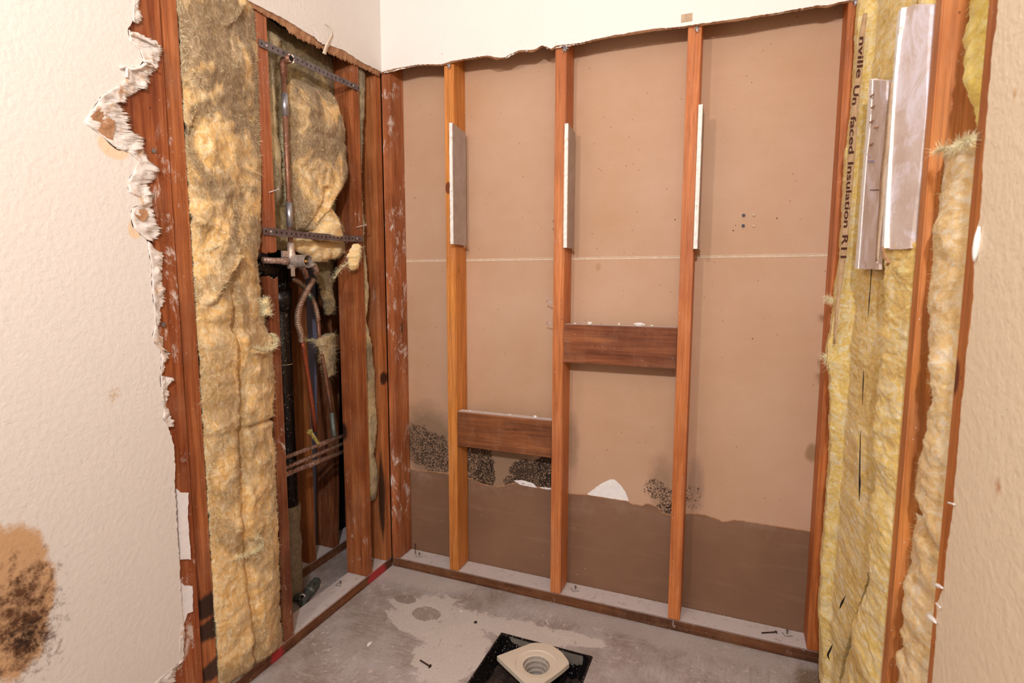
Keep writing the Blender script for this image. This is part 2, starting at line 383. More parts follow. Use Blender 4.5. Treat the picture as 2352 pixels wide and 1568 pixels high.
def strap_m():
    n = NT('perforated_steel'); uv = n.t.nodes.new('ShaderNodeUVMap'); s = n.sep(uv.outputs[0])
    fx = n.math('SUBTRACT', n.math('FRACT', s[0]), .5); fy = n.math('SUBTRACT', s[1], .5)
    d = n.math('SQRT', n.math('ADD', n.math('MULTIPLY', fx, fx), n.math('MULTIPLY', n.math('MULTIPLY', fy, fy), .9)))
    f = n.noise(n.pos, 45, 5, .7)
    c = n.ramp(f, [(.3, lin(92, 78, 76)), (.6, lin(128, 116, 118)), (.8, lin(160, 150, 152))])
    c = n.mix(n.ramp(d, [(.13, 1), (.17, 0)]), c, lin(26, 18, 16))
    return n.done(c, .5, .5, .5)
M['strap'] = strap_m()

# ---------------------------------------------------------------- object helper
def link(name, verts, faces, mat, parent=None, label=None, cat=None, group=None, kind=None, smooth=False, uv=None, mats=None, fmat=None):
    me = bpy.data.meshes.new(name)
    V = np.array([tuple(v) for v in verts], dtype=float)
    if parent is None and kind != 'structure':
        o0 = np.array([(V[:, 0].min()+V[:, 0].max())/2, (V[:, 1].min()+V[:, 1].max())/2, V[:, 2].min()])
    elif parent is not None: o0 = np.array(parent.location)
    else: o0 = np.zeros(3)
    me.from_pydata([tuple(v) for v in (V-o0)], [], faces)
    me.materials.append(M[mat] if isinstance(mat, str) else mat)
    for mm in (mats or []): me.materials.append(M[mm])
    if fmat: 
        for p, k in zip(me.polygons, fmat): p.material_index = k
    if smooth: me.polygons.foreach_set('use_smooth', [True]*len(me.polygons))
    if uv:
        l = me.uv_layers.new(name='uv')
        for lp in me.loops: l.data[lp.index].uv = uv[lp.vertex_index]
    me.update()
    o = bpy.data.objects.new(name, me); COL.objects.link(o)
    if parent is not None: o.parent = parent
    else: o.location = o0
    if parent is not None and parent.type == 'MESH': pass
    return tag(o, label, cat, group, kind)
def tag(o, label=None, cat=None, group=None, kind=None):
    if label: o['label'] = label
    if cat: o['category'] = cat
    if group: o['group'] = group
    if kind: o['kind'] = kind
    return o
def empty(name, loc, label, cat, group=None):
    o = bpy.data.objects.new(name, None); COL.objects.link(o); o.location = loc; o.empty_display_size = .03
    return tag(o, label, cat, group)
# world offset of nested parents is tracked by hand: parts of parts get the same origin as the thing
def link2(name, verts, faces, mat, parent, **k):
    root = parent.parent
    o = link(name, verts, faces, mat, root, **k); o.parent = parent; return o

class MB:
    def __init__(s): s.v = []; s.f = []
    def add(s, v, f):
        b = len(s.v); s.v += [Vector(x) for x in v]; s.f += [tuple(i+b for i in q) for q in f]
    def box(s, x0, x1, y0, y1, z0, z1, rot=None):
        v = [Vector((x, y, z)) for z in (z0, z1) for y in (y0, y1) for x in (x0, x1)]
        if rot:
            c = sum(v, Vector())/8; v = [rot @ (q-c)+c for q in v]
        s.add(v, [(0, 2, 3, 1), (4, 5, 7, 6), (0, 1, 5, 4), (2, 6, 7, 3), (0, 4, 6, 2), (1, 3, 7, 5)])
    def tube(s, pts, rad, n=14, caps=True):
        pts = [Vector(p) for p in pts]; rad = rad if isinstance(rad, (list, tuple)) else [rad]*len(pts)
        b = len(s.v); up = Vector((.31, .17, .93)); rings = []
        for i, p in enumerate(pts):
            t = (pts[min(i+1, len(pts)-1)]-pts[max(i-1, 0)])
            if t.length < 1e-9: t = (pts[-1]-pts[0])
            t.normalize()
            if i == 0:
                a = t.cross(up); a.normalize()
            else:
                a = a - t*a.dot(t); a.normalize()
            c = t.cross(a)
            for k in range(n):
                q = 2*math.pi*k/n; s.v.append(p+(a*math.cos(q)+c*math.sin(q))*rad[i])
        for i in range(len(pts)-1):
            for k in range(n):
                k2 = (k+1) % n; s.f.append((b+i*n+k, b+i*n+k2, b+(i+1)*n+k2, b+(i+1)*n+k))
        if caps:
            s.f.append(tuple(b+k for k in range(n))[::-1]); s.f.append(tuple(b+(len(pts)-1)*n+k for k in range(n)))
    def prism(s, poly, ax, a, b):
        """poly in the two other axes (in order), between a and b on axis ax"""
        o = [i for i in range(3) if i != ax]; v = []
        for val in (a, b):
            for p in poly:
                q = [0, 0, 0]; q[ax] = val; q[o[0]] = p[0]; q[o[1]] = p[1]; v.append(q)
        n = len(poly)
        f = [tuple(range(n)), tuple(range(2*n-1, n-1, -1))]+[(i, i+n, (i+1) % n+n, (i+1) % n) for i in range(n)]
        s.add(v, f)
    def put(s, name, mat, parent=None, **k): return link(name, s.v, s.f, mat, parent, **k)
    def put2(s, name, mat, parent, **k): return link2(name, s.v, s.f, mat, parent, **k)

def jag(pts, amp, step, seed=0, closed=False):
    """subdivide a 2D polyline and roughen it"""
    r = random.Random(seed); out = []
    n = len(pts)
    for i in range(n if closed else n-1):
        a = Vector(pts[i][:2]); b = Vector(pts[(i+1) % n][:2]); L = (b-a).length; k = max(1, int(L/step))
        nrm = Vector((-(b-a).y, (b-a).x)); nrm = nrm.normalized() if nrm.length > 0 else nrm
        for j in range(k):
            out.append(tuple(a.lerp(b, j/k)+nrm*r.uniform(-amp, amp)*(1 if j else .3)))
    if not closed: out.append(tuple(pts[-1][:2]))
    return out
def smooth_path(pts, n):
    pts = [Vector(p) for p in pts]; out = []
    P_ = [pts[0]*2-pts[1]]+pts+[pts[-1]*2-pts[-2]]
    for i in range(1, len(P_)-2):
        for j in range(n):
            t = j/n; a, b, c, d = P_[i-1:i+3]
            out.append(.5*((2*b)+(c-a)*t+(2*a-5*b+4*c-d)*t*t+(3*b-a-3*c+d)*t**3))
    out.append(pts[-1]); return out
def bevelbox(name, x0, x1, y0, y1, z0, z1, mat, parent=None, bev=.002, rag=None, **k):
    bm = bmesh.new(); bmesh.ops.create_cube(bm, size=1)
    for v in bm.verts:
        v.co = Vector(((x0+x1)/2+v.co.x*(x1-x0), (y0+y1)/2+v.co.y*(y1-y0), (z0+z1)/2+v.co.z*(z1-z0)))
    bmesh.ops.bevel(bm, geom=bm.edges[:], offset=bev, segments=2, affect='EDGES')
    vs_ = [v.co.copy() for v in bm.verts]; bm.verts.index_update(); fs = [tuple(v.index for v in f.verts) for f in bm.faces]; bm.free()
    return link(name, vs_, fs, mat, parent, **k)

def z1(X, Y): return (180+X/3.136, Y/3.136)
def z6(X, Y): return (180+X/3.136, 480+Y/3.136)
def z7(X, Y): return (180+X/2.76, 1000+Y/2.76)
def yz(px, x): q = P(px[0], px[1], 0, x); return (q.y, q.z)
def xz(px, y): q = P(px[0], px[1], 1, y); return (q.x, q.z)

# ================================================================ SETTING
CEIL = 2.44
# floor with the square drain pit cut out of it
hx0, hx1, hy0, hy1 = .574, .880, -.530, -.224
b = MB(); X = [-.75, hx0, hx1, 1.75]; Y = [-2.75, hy0, hy1, .9]
for i in range(3):
    for j in range(3):
        if (i, j) == (1, 1): continue
        b.add([(X[i], Y[j], 0), (X[i+1], Y[j], 0), (X[i+1], Y[j+1], 0), (X[i], Y[j+1], 0)], [(0, 1, 2, 3)])
for (xa, ya, xb, yb) in ((hx0, hy0, hx1, hy0), (hx1, hy0, hx1, hy1), (hx1, hy1, hx0, hy1), (hx0, hy1, hx0, hy0)):
    b.add([(xa, ya, 0), (xb, yb, 0), (xb, yb, -.16), (xa, ya, -.16)], [(0, 1, 2, 3)])
b.add([(hx0, hy0, -.16), (hx1, hy0, -.16), (hx1, hy1, -.16), (hx0, hy1, -.16)], [(0, 1, 2, 3)])
b.put('floor', 'concrete', kind='structure')
b = MB(); b.box(-.75, 1.75, -2.75, .9, CEIL, CEIL+.02); b.put('ceiling', 'ceiling', kind='structure')
b = MB(); b.box(-.1, 1.63, -2.75, -2.73, 0, CEIL); b.put('wall_front', 'ceiling', kind='structure')

# left wall drywall: ragged hole edge + cut line
inner = [z1(430, 0), z1(400, 60), z1(395, 140), z1(355, 220), z1(372, 300), z1(440, 360), z1(470, 430), z1(440, 480), z1(345, 480), z1(350, 560), z1(285, 620), z1(200, 665),
         z1(145, 715), z1(90, 800), z1(45, 860), z1(50, 895), z1(130, 950), z1(200, 1010), z1(270, 1075), z1(370, 1100), z1(430, 1160), z1(395, 1240), z1(352, 1310), z1(365, 1385), z1(430, 1415),
         z1(458, 1470), z1(385, 1500), z6(380, 60), z6(390, 130), z6(480, 210), z6(510, 260), z6(508, 320), z6(530, 400), z6(530, 560), z6(545, 700), z6(553, 840), z6(530, 925), z6(562, 980),
         z6(592, 1010), z6(600, 1100), z6(590, 1190), z6(600, 1330), z6(622, 1440), z6(606, 1500), z6(650, 1568), z7(608, 60), z7(613, 200), z7(612, 340), z7(622, 480), z7(630, 640), z7(642, 790), z7(648, 930), z7(655, 1060),
         z7(664, 1200), z7(668, 1400), z7(640, 1440), z7(560, 1500), z7(490, 1568)]
inn = [yz(p, .0127) for p in inner]
cutpx = [(568, 0), (598, 15), (662, 48), (716, 82), (740, 88), (762, 106), (790, 116), (835, 145), (874, 163)]
cut = [yz(p, .0127) for p in cutpx]
cut[-1] = (-.0127, cut[-1][1])
edge = [(cut[-1][0], CEIL)] + [(-.0127, 2.0)]
poly = [(-2.73, 0.0), (-2.73, CEIL), (-.0127, CEIL)] + jag(cut[::-1], .0012, .008, 1) + [(-.62, 1.885), (-.80, 1.89), (-.885, 1.88)] + jag(inn, .0018, .006, 2) + [(-1.03, .02), (-1.05, 0.0)]
b = MB(); b.prism(poly, 0, .0015, .0127)
WL = b.put('wall_left', 'paint_left', kind='structure')
# torn paper layers
def ribbon(a, bb, n, mcols, plane_ax, h0, h1, amp, seed, sgn=1):
    def resample(pl, n):
        pl = [Vector(p) for p in pl]; L = [0]
        for i in range(1, len(pl)): L.append(L[-1]+(pl[i]-pl[i-1]).length)
        out = []; k = 0
        for i in range(n):
            t = L[-1]*i/(n-1)
            while k < len(L)-2 and L[k+1] < t: k += 1
            out.append(pl[k].lerp(pl[k+1], (t-L[k])/max(1e-9, L[k+1]-L[k])))
        return out
    A = resample(a, n); B = resample(bb, n); V = []; F = []
    r = random.Random(seed)
    for i in range(n):
        e = r.uniform(-.12, .12)
        for j in range(mcols+1):
            t = j/mcols; q = A[i].lerp(B[i], t*(1+e)); h = h0+(h1-h0)*t**1.3
            h += amp*noise.noise(Vector((q.x*55, q.y*55, seed)))*math.sin(min(1, t*1.6)*math.pi*.5)+amp*.6*noise.noise(Vector((q.x*170, q.y*170, seed)))*t
            V.append((h, q.x, q.y) if plane_ax == 0 else (q.x, h, q.y))
    for i in range(n-1):
        for j in range(mcols):
            k = i*(mcols+1)+j; F.append((k, k+1, k+mcols+2, k+mcols+1))
    return V, F
segs = [
 ([z1(400, 0), z1(395, 60), z1(392, 140), z1(398, 160)], [z1(432, 0), z1(428, 60), z1(458, 122), z1(425, 170)]),
 ([z1(360, 215), z1(372, 300), z1(440, 360), z1(472, 440), z1(470, 470)], [z1(425, 240), z1(500, 275), z1(572, 310), z1(598, 385), z1(562, 500)]),
 ([z1(470, 450), z1(430, 485), z1(340, 478), z1(348, 560), z1(290, 610)], [z1(560, 500), z1(500, 555), z1(498, 600), z1(492, 640), z1(440, 640)]),
 ([z1(340, 600), z1(285, 620), z1(200, 668), z1(145, 715), z1(140, 740)], [z1(440, 645), z1(350, 700), z1(330, 735), z1(250, 745), z1(200, 760)]),
 ([z1(140, 735), z1(90, 800), z1(42, 865), z1(50, 895), z1(140, 955), z1(250, 1050), z1(300, 1080)], [z1(300, 745), z1(335, 800), z1(350, 850), z1(380, 920), z1(400, 950), z1(484, 1015), z1(450, 1080)]),
 ([z1(270, 1070), z1(370, 1100), z1(430, 1160), z1(395, 1240), z1(352, 1310), z1(362, 1385), z1(430, 1418)], [z1(460, 1080), z1(500, 1150), z1(572, 1215), z1(545, 1290), z1(505, 1320), z1(520, 1360), z1(545, 1400)]),
 ([z1(430, 1415), z1(455, 1475), z1(385, 1500), z6(378, 60), z6(400, 140), z6(490, 220)], [z1(545, 1400), z1(530, 1470), z1(550, 1568), z6(540, 60), z6(600, 150), z6(545, 240)]),
 ([z6(500, 230), z6(508, 320), z6(530, 400), z6(530, 560), z6(545, 700)], [z6(560, 300), z6(615, 315), z6(600, 440), z6(622, 640), z6(590, 740)]),
 ([z6(545, 700), z6(553, 840), z6(530, 925), z6(562, 980), z6(592, 1010)], [z6(590, 740), z6(575, 870), z6(615, 940), z6(600, 1010), z6(668, 1035)]),
 ([z6(592, 1010), z6(600, 1100), z6(590, 1190), z6(600, 1330)], [z6(668, 1040), z6(620, 1110), z6(600, 1200), z6(685, 1215)]),
 ([z6(595, 1200), z6(600, 1330), z6(622, 1440), z6(606, 1500), z6(650, 1568)], [z6(685, 1220), z6(640, 1280), z6(645, 1340), z6(640, 1420), z6(692, 1568)]),
 ([z7(650, 1200), z7(640, 1300), z7(640, 1440), z7(560, 1500), z7(480, 1568)], [z7(672, 1200), z7(668, 1330), z7(672, 1400), z7(640, 1440), z7(600, 1568)]),
]
V = []; F = []
for i, (a, bb) in enumerate(segs):
    v, f = ribbon([yz(p, .0125) for p in a], [yz(p, .006) for p in bb], 70, 8, 0, .0128, .0055, .009, i+3)
    k = len(V); V += v; F += [tuple(q+k for q in t) for t in f]
te = link('torn_edge', V, F, 'torn', WL, label='ragged torn paper and crumbled gypsum', smooth=True)
m_ = te.modifiers.new('s', 'SOLIDIFY'); m_.thickness = .0012
# folded back flap of brown paper and tube of curled paper beside the hole
V, F = ribbon([yz(z1(*p), .0135) for p in ((60, 860), (120, 930), (200, 1000), (250, 1030))], [yz(z1(*p), .014) for p in ((140, 790), (200, 830), (260, 880), (250, 960))], 30, 6, 0, .0135, .016, .003, 40)
link('paper_flap', V, F, 'kraft', WL, label='folded flap of bare brown paper', smooth=True)
V, F = ribbon([yz(z6(*p), .0135) for p in ((400, 5), (410, 50), (455, 90))], [yz(z6(*p), .014) for p in ((490, 0), (495, 40), (480, 80))], 20, 6, 0, .0135, .016, .002, 41)
link('paper_flap', V, F, 'kraft', WL, label='small bare brown paper patch', smooth=True)
for (pts, s_) in (([(300, 490), (345, 485), (350, 560)], 1), ([(380, 240), (440, 265), (560, 320)], 2), ([(470, 440), (520, 450), (565, 490)], 3), ([(490, 460), (440, 490), (380, 500)], 4)):
    c_ = [P(*z1(*p), 0, .017) for p in pts]; b = MB(); sp_ = smooth_path(c_, 6)
    b.tube(sp_, [.003+.002*noise.noise(p*60) for p in sp_], 8)
    b.put('paper_curl', 'torn', WL, smooth=True)

# exposed under-layers of the upper cut on the left wall
cut2 = [(560, 8), (585, 20), (611, 35), (657, 62), (670, 78), (736, 110), (779, 133), (830, 154), (874, 176)]
V, F = ribbon([yz((p[0], p[1]-6), .010) for p in cutpx], [yz((p[0]-2, p[1]+1), .004) for p in cut2], 160, 5, 0, .0105, .004, .004, 60)
u = link('torn_edge', V, F, 'kraft', WL, label='layers of brown torn paper under the cut line', smooth=True)
u.modifiers.new('s', 'SOLIDIFY').thickness = .0015
V, F = ribbon([yz(p, .0130) for p in ((716, 56), (728, 75), (745, 88), (760, 97))], [yz(p, .0125) for p in ((722, 85), (735, 98), (748, 104), (756, 108))], 24, 5, 0, .0135, .012, .003, 61)
link('torn_edge', V, F, 'torn', WL, smooth=True)
c_ = [P(*p, 0, x) for p, x in (((745, 54), .014), ((757, 62), .018), ((762, 78), .02), ((757, 90), .02), ((750, 104), .024), ((744, 124), .026))]
b = MB(); sp_ = smooth_path(c_, 6); V = []; F = []
for i, p in enumerate(sp_):
    wd = .003+.007*(i/len(sp_))**1.5
    V += [p+Vector((0.002, -wd, -.001)), p+Vector((0, wd, .001))]
    if i: F.append((2*i-2, 2*i-1, 2*i+1, 2*i))
pc = link('paper_strip', V, F, 'plugwhite', WL, label='curled strip of white paint hanging down', smooth=True); pc.modifiers.new('s', 'SOLIDIFY').thickness = .0008

# back wall drywall above the cut
cb = [(876, 166), (908, 157), (960, 148), (1014, 148), (1036, 140), (1068, 135), (1120, 127), (1139, 132), (1158, 132), (1190, 116), (1225, 114), (1247, 104), (1266, 112), (1279, 104), (1324, 100), (1400, 83), (1500, 66), (1560, 62), (1600, 56), (1700, 42), (1800, 26), (1880, 12), (1900, 12), (1945, 2), (1990, -8)]
cbw = [xz(p, -.0127) for p in cb]; cbw[0] = (.0127, cbw[0][1]); cbw[-1] = (1.70, cbw[-1][1])
poly = [(.0015, CEIL), (.0015, cbw[0][1])] + jag(cbw, .0014, .006, 5) + [(1.70, CEIL)]
b = MB(); b.prism(poly, 1, -.0127, -.0005)
WB = b.put('wall_back', 'paint_back', kind='structure')
# broken white gypsum under the paint line
for (a, bb) in (([(1120, 118), (1160, 112), (1200, 104), (1224, 106)], [(1122, 128), (1140, 133), (1165, 132), (1190, 118), (1222, 116)]),
                ([(1250, 98), (1290, 92), (1330, 88)], [(1256, 112), (1272, 110), (1300, 106), (1330, 100)]),
                ([(880, 158), (920, 152), (955, 146)], [(882, 168), (915, 160), (960, 149)])):
    V, F = ribbon([xz(p, -.0135) for p in a], [xz(p, -.0115) for p in bb], 50, 5, 1, -.0135, -.009, .004, len(V))
    o = link('torn_edge', V, F, 'gypedge', WB, label='crumbling white gypsum', smooth=True); o.modifiers.new('s', 'SOLIDIFY').thickness = .0015
V, F = ribbon([xz(p, -.0132) for p in cb], [xz((p[0], p[1]+3+2*math.sin(i*2.1)), -.0105) for i, p in enumerate(cb)], 420, 3, 1, -.0131, -.006, .003, 77)
o = link('torn_edge', V, F, 'kraft', WB, label='thin brown paper fringe along the cut', smooth=True)
b = MB(); q0 = xz((1565, 36), -.0127); q1 = xz((1590, 48), -.0127); b.box(q0[0], q1[0], -.0150, -.0127, q1[1], q0[1]+.002)
b.put('tape_tab', 'kraftpale', WB, label='square tab of beige tape')
# far partition seen between the studs: the back of the next room's drywall
pw0, pw1 = -.0, 1.62
b = MB(); b.box(pw0, pw1, .0890, .101, 0, 1.2155); b.box(pw0, pw1, .0890, .101, 1.2225, CEIL)
b.box(pw0, pw1, .0915, .101, 1.2155, 1.2225)
WP = b.put('wall_partition', 'lowpanel', kind='structure')
b = MB(); b.box(pw0, pw1, .0880, .0890, 1.2225, CEIL); b.put('face_paper', 'panel', WP, label='tan paper face of the upper board')
tl = [(943, 1076), (960, 1081), (985, 1082), (1028, 1088), (1050, 1094), (1075, 1097), (1110, 1112), (1140, 1118), (1155, 1116), (1190, 1108), (1215, 1112), (1245, 1122), (1266, 1121), (1310, 1134), (1348, 1136), (1443, 1152),
      (1450, 1157), (1475, 1162), (1485, 1156), (1510, 1164), (1520, 1178), (1545, 1184), (1590, 1179), (1620, 1183), (1648, 1192), (1660, 1199), (1678, 1196), (1690, 1194), (1740, 1202), (1862, 1221)]
tw = [xz(p, .0884) for p in tl]; tw[0] = (pw0, tw[0][1]); tw[-1] = (pw1, tw[-1][1])
poly = [(pw0, 1.2155)] + jag(tw, .0012, .006, 8) + [(pw1, 1.2155)]
b = MB(); b.prism(poly, 1, .0880, .0890); b.put('face_paper', 'panel', WP, label='tan paper torn off along a wavy line, spotted with black mould')
V, F = ribbon([(x, z+.0025) for x, z in tw], [(x, z-.001) for x, z in tw], 500, 3, 1, .0878, .0870, .0022, 91)
link('torn_edge', V, F, 'kraft', WP, label='curled lip of torn paper', smooth=True)
for pts in ([(1348, 1135), (1360, 1125), (1378, 1112), (1400, 1101), (1411, 1101), (1425, 1113), (1436, 1128), (1444, 1150), (1400, 1144)],
            [(1180, 1103), (1200, 1102), (1225, 1110), (1234, 1120), (1215, 1117), (1195, 1113)], [(1238, 1118), (1266, 1120), (1266, 1124), (1250, 1123)]):
    b = MB(); b.prism(jag([xz(p, .0876) for p in pts], .0008, .006, 3, True), 1, .0872, .0879); b.put('gypsum_patch', 'gypsum', WP, label='bright white patch of bare gypsum')
b = MB()
b.box(pw0, pw1, .0868, .0882, 1.2208, 1.2232); b.box(pw0, pw1, .0868, .0882, 1.2142, 1.2166)
b.box(pw0, pw1, .0885, .0914, 1.2160, 1.2212)
b.put('joint_edge', 'jointpale', WP, label='pale twin edges of the horizontal board joint')
# side chase behind the left wall
b = MB(); b.box(-.375, -.363, -.95, .03, 0, CEIL); b.put('wall_chase', 'lavender', kind='structure')
b = MB(); b.box(-.363, -.002, .40, .41, 0, CEIL); b.box(-.375, -.363, .031, .41, 0, CEIL); b.box(-.363, -.0895, -.965, -.95, 0, CEIL); b.box(-.005, 0.0, .103, .40, 0, CEIL); b.put('wall_chase_end', 'charcoal', kind='structure')  # rest of the chase coloured near-black for its shade

# right wall drywall: near sheet with a crumbly edge
re_ = [(2293, 0), (2288, 64), (2279, 112), (2271, 207), (2265, 287), (2258, 367), (2255, 447), (2251, 500), (2244, 520), (2238, 600), (2236, 680), (2228, 750), (2221, 800), (2216, 865), (2208, 930), (2204, 980), (2198, 1050),
       (2192, 1120), (2190, 1160), (2182, 1215), (2173, 1270), (2168, 1348), (2152, 1385), (2150, 1425), (2150, 1465), (2140, 1568)]
rw = [yz(p, 1.511) for p in re_]
rw = [(rw[0][0], 1.97)] + rw + [(rw[-1][0]+.02, 0)]
b = MB(); b.prism(jag(rw, .0016, .006, 12) + [(-2.73, 0), (-2.73, CEIL), (0, CEIL), (0, 1.97)], 0, 1.511, 1.5235)
WR = b.put('wall_right', 'paint_right', kind='structure')
for (p0, p1, w0) in (((2249, 520), (2237, 600), .010), ((2145, 1340), (2165, 1350), .007), ((2150, 1385), (2160, 1395), .004), ((2130, 1410), (2150, 1430), .009), ((2178, 1154), (2192, 1158), .002)):
    a_ = P(*p0, 0, 1.508); b_ = P(*p1, 0, 1.508); bm = MB()
    pts = [a_.lerp(b_, t/8) for t in range(9)]; bm.tube(pts, [max(.0012, w0*.38*math.sin(math.pi*(t+.7)/9.4)*(1+.3*noise.noise(pts[t]*90))) for t in range(9)], 9)
    bm.put('gypsum_crumb', 'white', WR, smooth=True, label='bright white chip of gypsum on the edge')
# back of the right bay
b = MB(); b.box(1.614, 1.626, -2.7, .1, 0, CEIL); b.put('wall_right_outer', 'kraft', kind='structure')

# ================================================================ FRAMING
def stud(x0, x1, y0, y1, za, zb, mat, label, name='wall_stud', group=None, bev=.0022):
    return bevelbox(name, x0, x1, y0, y1, za, zb, mat, label=label, cat='stud', group=group, bev=bev)
ORG = lin(196, 118, 52)
ROUGHW = .66
W_ = {
 'b0': wood('wood_b0', lin(172, 96, 58), lin(120, 56, 32), 1, splash=.9),
 'b1': wood('wood_b1', lin(222, 142, 66), lin(184, 102, 48), 2, spots=[((.281, 0, 1.47), (.03, .1, .022), lin(110, 48, 22))]),
 'b2': wood('wood_b2', lin(208, 124, 72), lin(162, 84, 46), 3, splash=.25),
 'b3': wood('wood_b3', lin(212, 124, 68), lin(168, 86, 44), 4),
 'b4': wood('wood_b4', lin(200, 112, 54), lin(150, 72, 32), 5),
 'la': wood('wood_la', lin(154, 74, 40), lin(104, 42, 22), 6, splash=.7),
 'lb': wood('wood_lb', lin(168, 92, 54), lin(120, 56, 32), 7, splash=.2, spots=[((0, -.82, .30), (.05, .05, .035), lin(30, 22, 20)), ((0, -.82, .235), (.05, .05, .03), lin(34, 26, 24)), ((0, -.82, .12), (.05, .04, .03), lin(50, 38, 34))]),
 's1': wood('wood_s1', lin(166, 88, 58), lin(118, 52, 34), 8, splash=.3),
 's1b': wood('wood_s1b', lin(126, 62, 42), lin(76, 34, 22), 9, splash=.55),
 's2': wood('wood_s2', lin(152, 80, 46), lin(98, 44, 24), 10, splash=.35, spots=[(tuple(P(783, 990, 1, -.166)), (.028, .05, .045), lin(18, 14, 12))]),
 's3': wood('wood_s3', lin(178, 104, 60), lin(132, 70, 38), 11, splash=.2, spots=[(tuple(P(877, 870, 1, -.038)), (.010, .05, .03), lin(44, 26, 18)), ((-.015, -.03, .3), (.015, .05, .2), lin(48, 30, 22))]),
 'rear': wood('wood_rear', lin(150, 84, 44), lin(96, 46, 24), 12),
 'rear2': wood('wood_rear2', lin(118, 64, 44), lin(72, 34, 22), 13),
 'r1': wood('wood_r1', lin(208, 130, 66), lin(170, 92, 44), 14), 'r2': wood('wood_r2', lin(204, 122, 58), lin(164, 86, 38), 15, spots=[((1.524, -.83, 1.01), (.1, .02, .03), lin(96, 40, 20))]),
 'sill_b': wood('wood_sill_b', lin(92, 54, 38), lin(60, 34, 24), 16, axis=0, splash=.35, rough=.7),
 'sill_l': wood('wood_sill_l', lin(92, 50, 36), lin(60, 32, 24), 17, axis=1, splash=.15, rough=.7,
                spots=[((0, -.10, .02), (.1, .06, .06), lin(188, 60, 66)), ((0, -.60, .02), (.1, .025, .06), lin(178, 52, 58))]),
 'sill_r': wood('wood_sill_r', lin(96, 56, 42), lin(60, 34, 26), 18, axis=1, rough=.7),
 'blk': wood('wood_blk', lin(118, 58, 36), lin(80, 38, 24), 19, axis=0, rough=.6), 'blk2': wood('wood_blk2', lin(120, 66, 40), lin(84, 44, 28), 20, axis=0, rough=.6),
}
top = CEIL-.001
stud(.001, .038, .0, .0875, .0385, top, W_['b0'], 'corner stud of the back wall smeared with white plaster on its front')
stud(.262, .300, .0, .0875, .0385, top, W_['b1'], 'golden orange stud, leftmost standing free in the middle of the back wall')
stud(.668, .706, .0, .0875, .0385, top, W_['b2'], 'stud of the back wall joined by both short boards, a board on each side')
stud(1.0745, 1.1125, .0, .0875, .0385, top, W_['b3'], 'stud of the back wall to the right of the upper dark red board')
stud(1.481, 1.519, .0, .0875, .0385, top, W_['b4'], 'last stud of the back wall, in the right corner beside the printed yellow insulation')
stud(-.0885, -.0003, -.975, -.8425, .0385, top, W_['la'], 'broad plaster-smeared stud exposed behind the torn edge of the left wall')
stud(-.0885, -.0003, -.8405, -.8005, .0385, top, W_['lb'], 'stud with black scorch marks near its foot, left of the tall insulation batt')
# S1 is broken through at valve height: two lengths
def broken(x0, x1, y0, y1, za, zb, top_broken, mat, label):
    n = 8; m = 5; V = []; F = []
    zs = [za, zb]
    ring = [(x0+(x1-x0)*i/n, y0) for i in range(n)]+[(x1, y0+(y1-y0)*i/m) for i in range(m)]+[(x1-(x1-x0)*i/n, y1) for i in range(n)]+[(x0, y1-(y1-y0)*i/m) for i in range(m)]
    N = len(ring)
    for lev in range(2):
        for (x, y) in ring:
            z = zs[lev]
            if (lev == 1) == top_broken: z += (.010*noise.noise(Vector((x*60, y*140, za*9))) + .005*math.sin(y*420)+.003*math.sin(x*300))
            V.append((x, y, z))
    for i in range(N): F.append((i, (i+1) % N, N+(i+1) % N, N+i))
    F.append(tuple(range(N))[::-1]); F.append(tuple(range(N, 2*N)))
    return link('wall_stud', V, F, mat, label=label, cat='stud')
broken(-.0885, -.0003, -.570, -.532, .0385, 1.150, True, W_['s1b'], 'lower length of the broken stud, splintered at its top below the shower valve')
broken(-.0885, -.0003, -.570, -.532, 1.222, top, False, W_['s1'], 'upper length of the broken stud, between the tall batt and the shower riser pipe')
stud(-.0885, -.0003, -.166, -.128, .0385, top, W_['s2'], 'stud of the left wall with a black burn mark, right of the copper pipes')
stud(-.0885, -.0003, -.038, -.0005, .0385, top, W_['s3'], 'last stud of the left wall tight in the corner, right of the narrow batt')
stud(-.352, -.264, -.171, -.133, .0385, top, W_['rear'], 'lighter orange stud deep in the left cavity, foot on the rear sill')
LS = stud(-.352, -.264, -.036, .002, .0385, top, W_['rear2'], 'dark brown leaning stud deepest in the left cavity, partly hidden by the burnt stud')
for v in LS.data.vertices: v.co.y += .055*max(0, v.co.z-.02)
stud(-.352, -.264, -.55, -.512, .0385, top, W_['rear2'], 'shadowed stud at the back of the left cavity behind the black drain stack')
stud(1.5245, 1.6125, -.637, -.600, .0385, top, W_['r1'], 'orange stud of the right wall between the wide yellow batts and the narrow bay')
stud(1.5245, 1.6125, -.905, -.831, .0385, top, W_['r2'], 'stud of the right wall carrying the edge of the painted drywall')
def plate(x0, x1, y0, y1, mat, label): return bevelbox('sill_plate', x0, x1, y0, y1, 0.0005, .038, mat, label=label, cat='sill plate', bev=.002)
plate(.001, 1.613, .0005, .0878, W_['sill_b'], 'dusty floor plate running along the foot of the back wall')
plate(-.0885, -.0005, -2.6, -.0005, W_['sill_l'], 'dusty floor plate along the left wall marked with two patches of pink paint')
plate(-.352, -.264, -.94, .39, W_['sill_r'], 'dark floor plate at the rear of the left cavity behind the copper pipes')
plate(1.5245, 1.6125, -2.6, -.002, W_['sill_r'], 'floor plate under the yellow insulation of the right wall')
bevelbox('blocking_board', .7068, 1.0738, .0, .038, .868, .998, W_['blk'], label='upper dark red board fixed level between two studs, plaster chips on its top', cat='board', bev=.002)
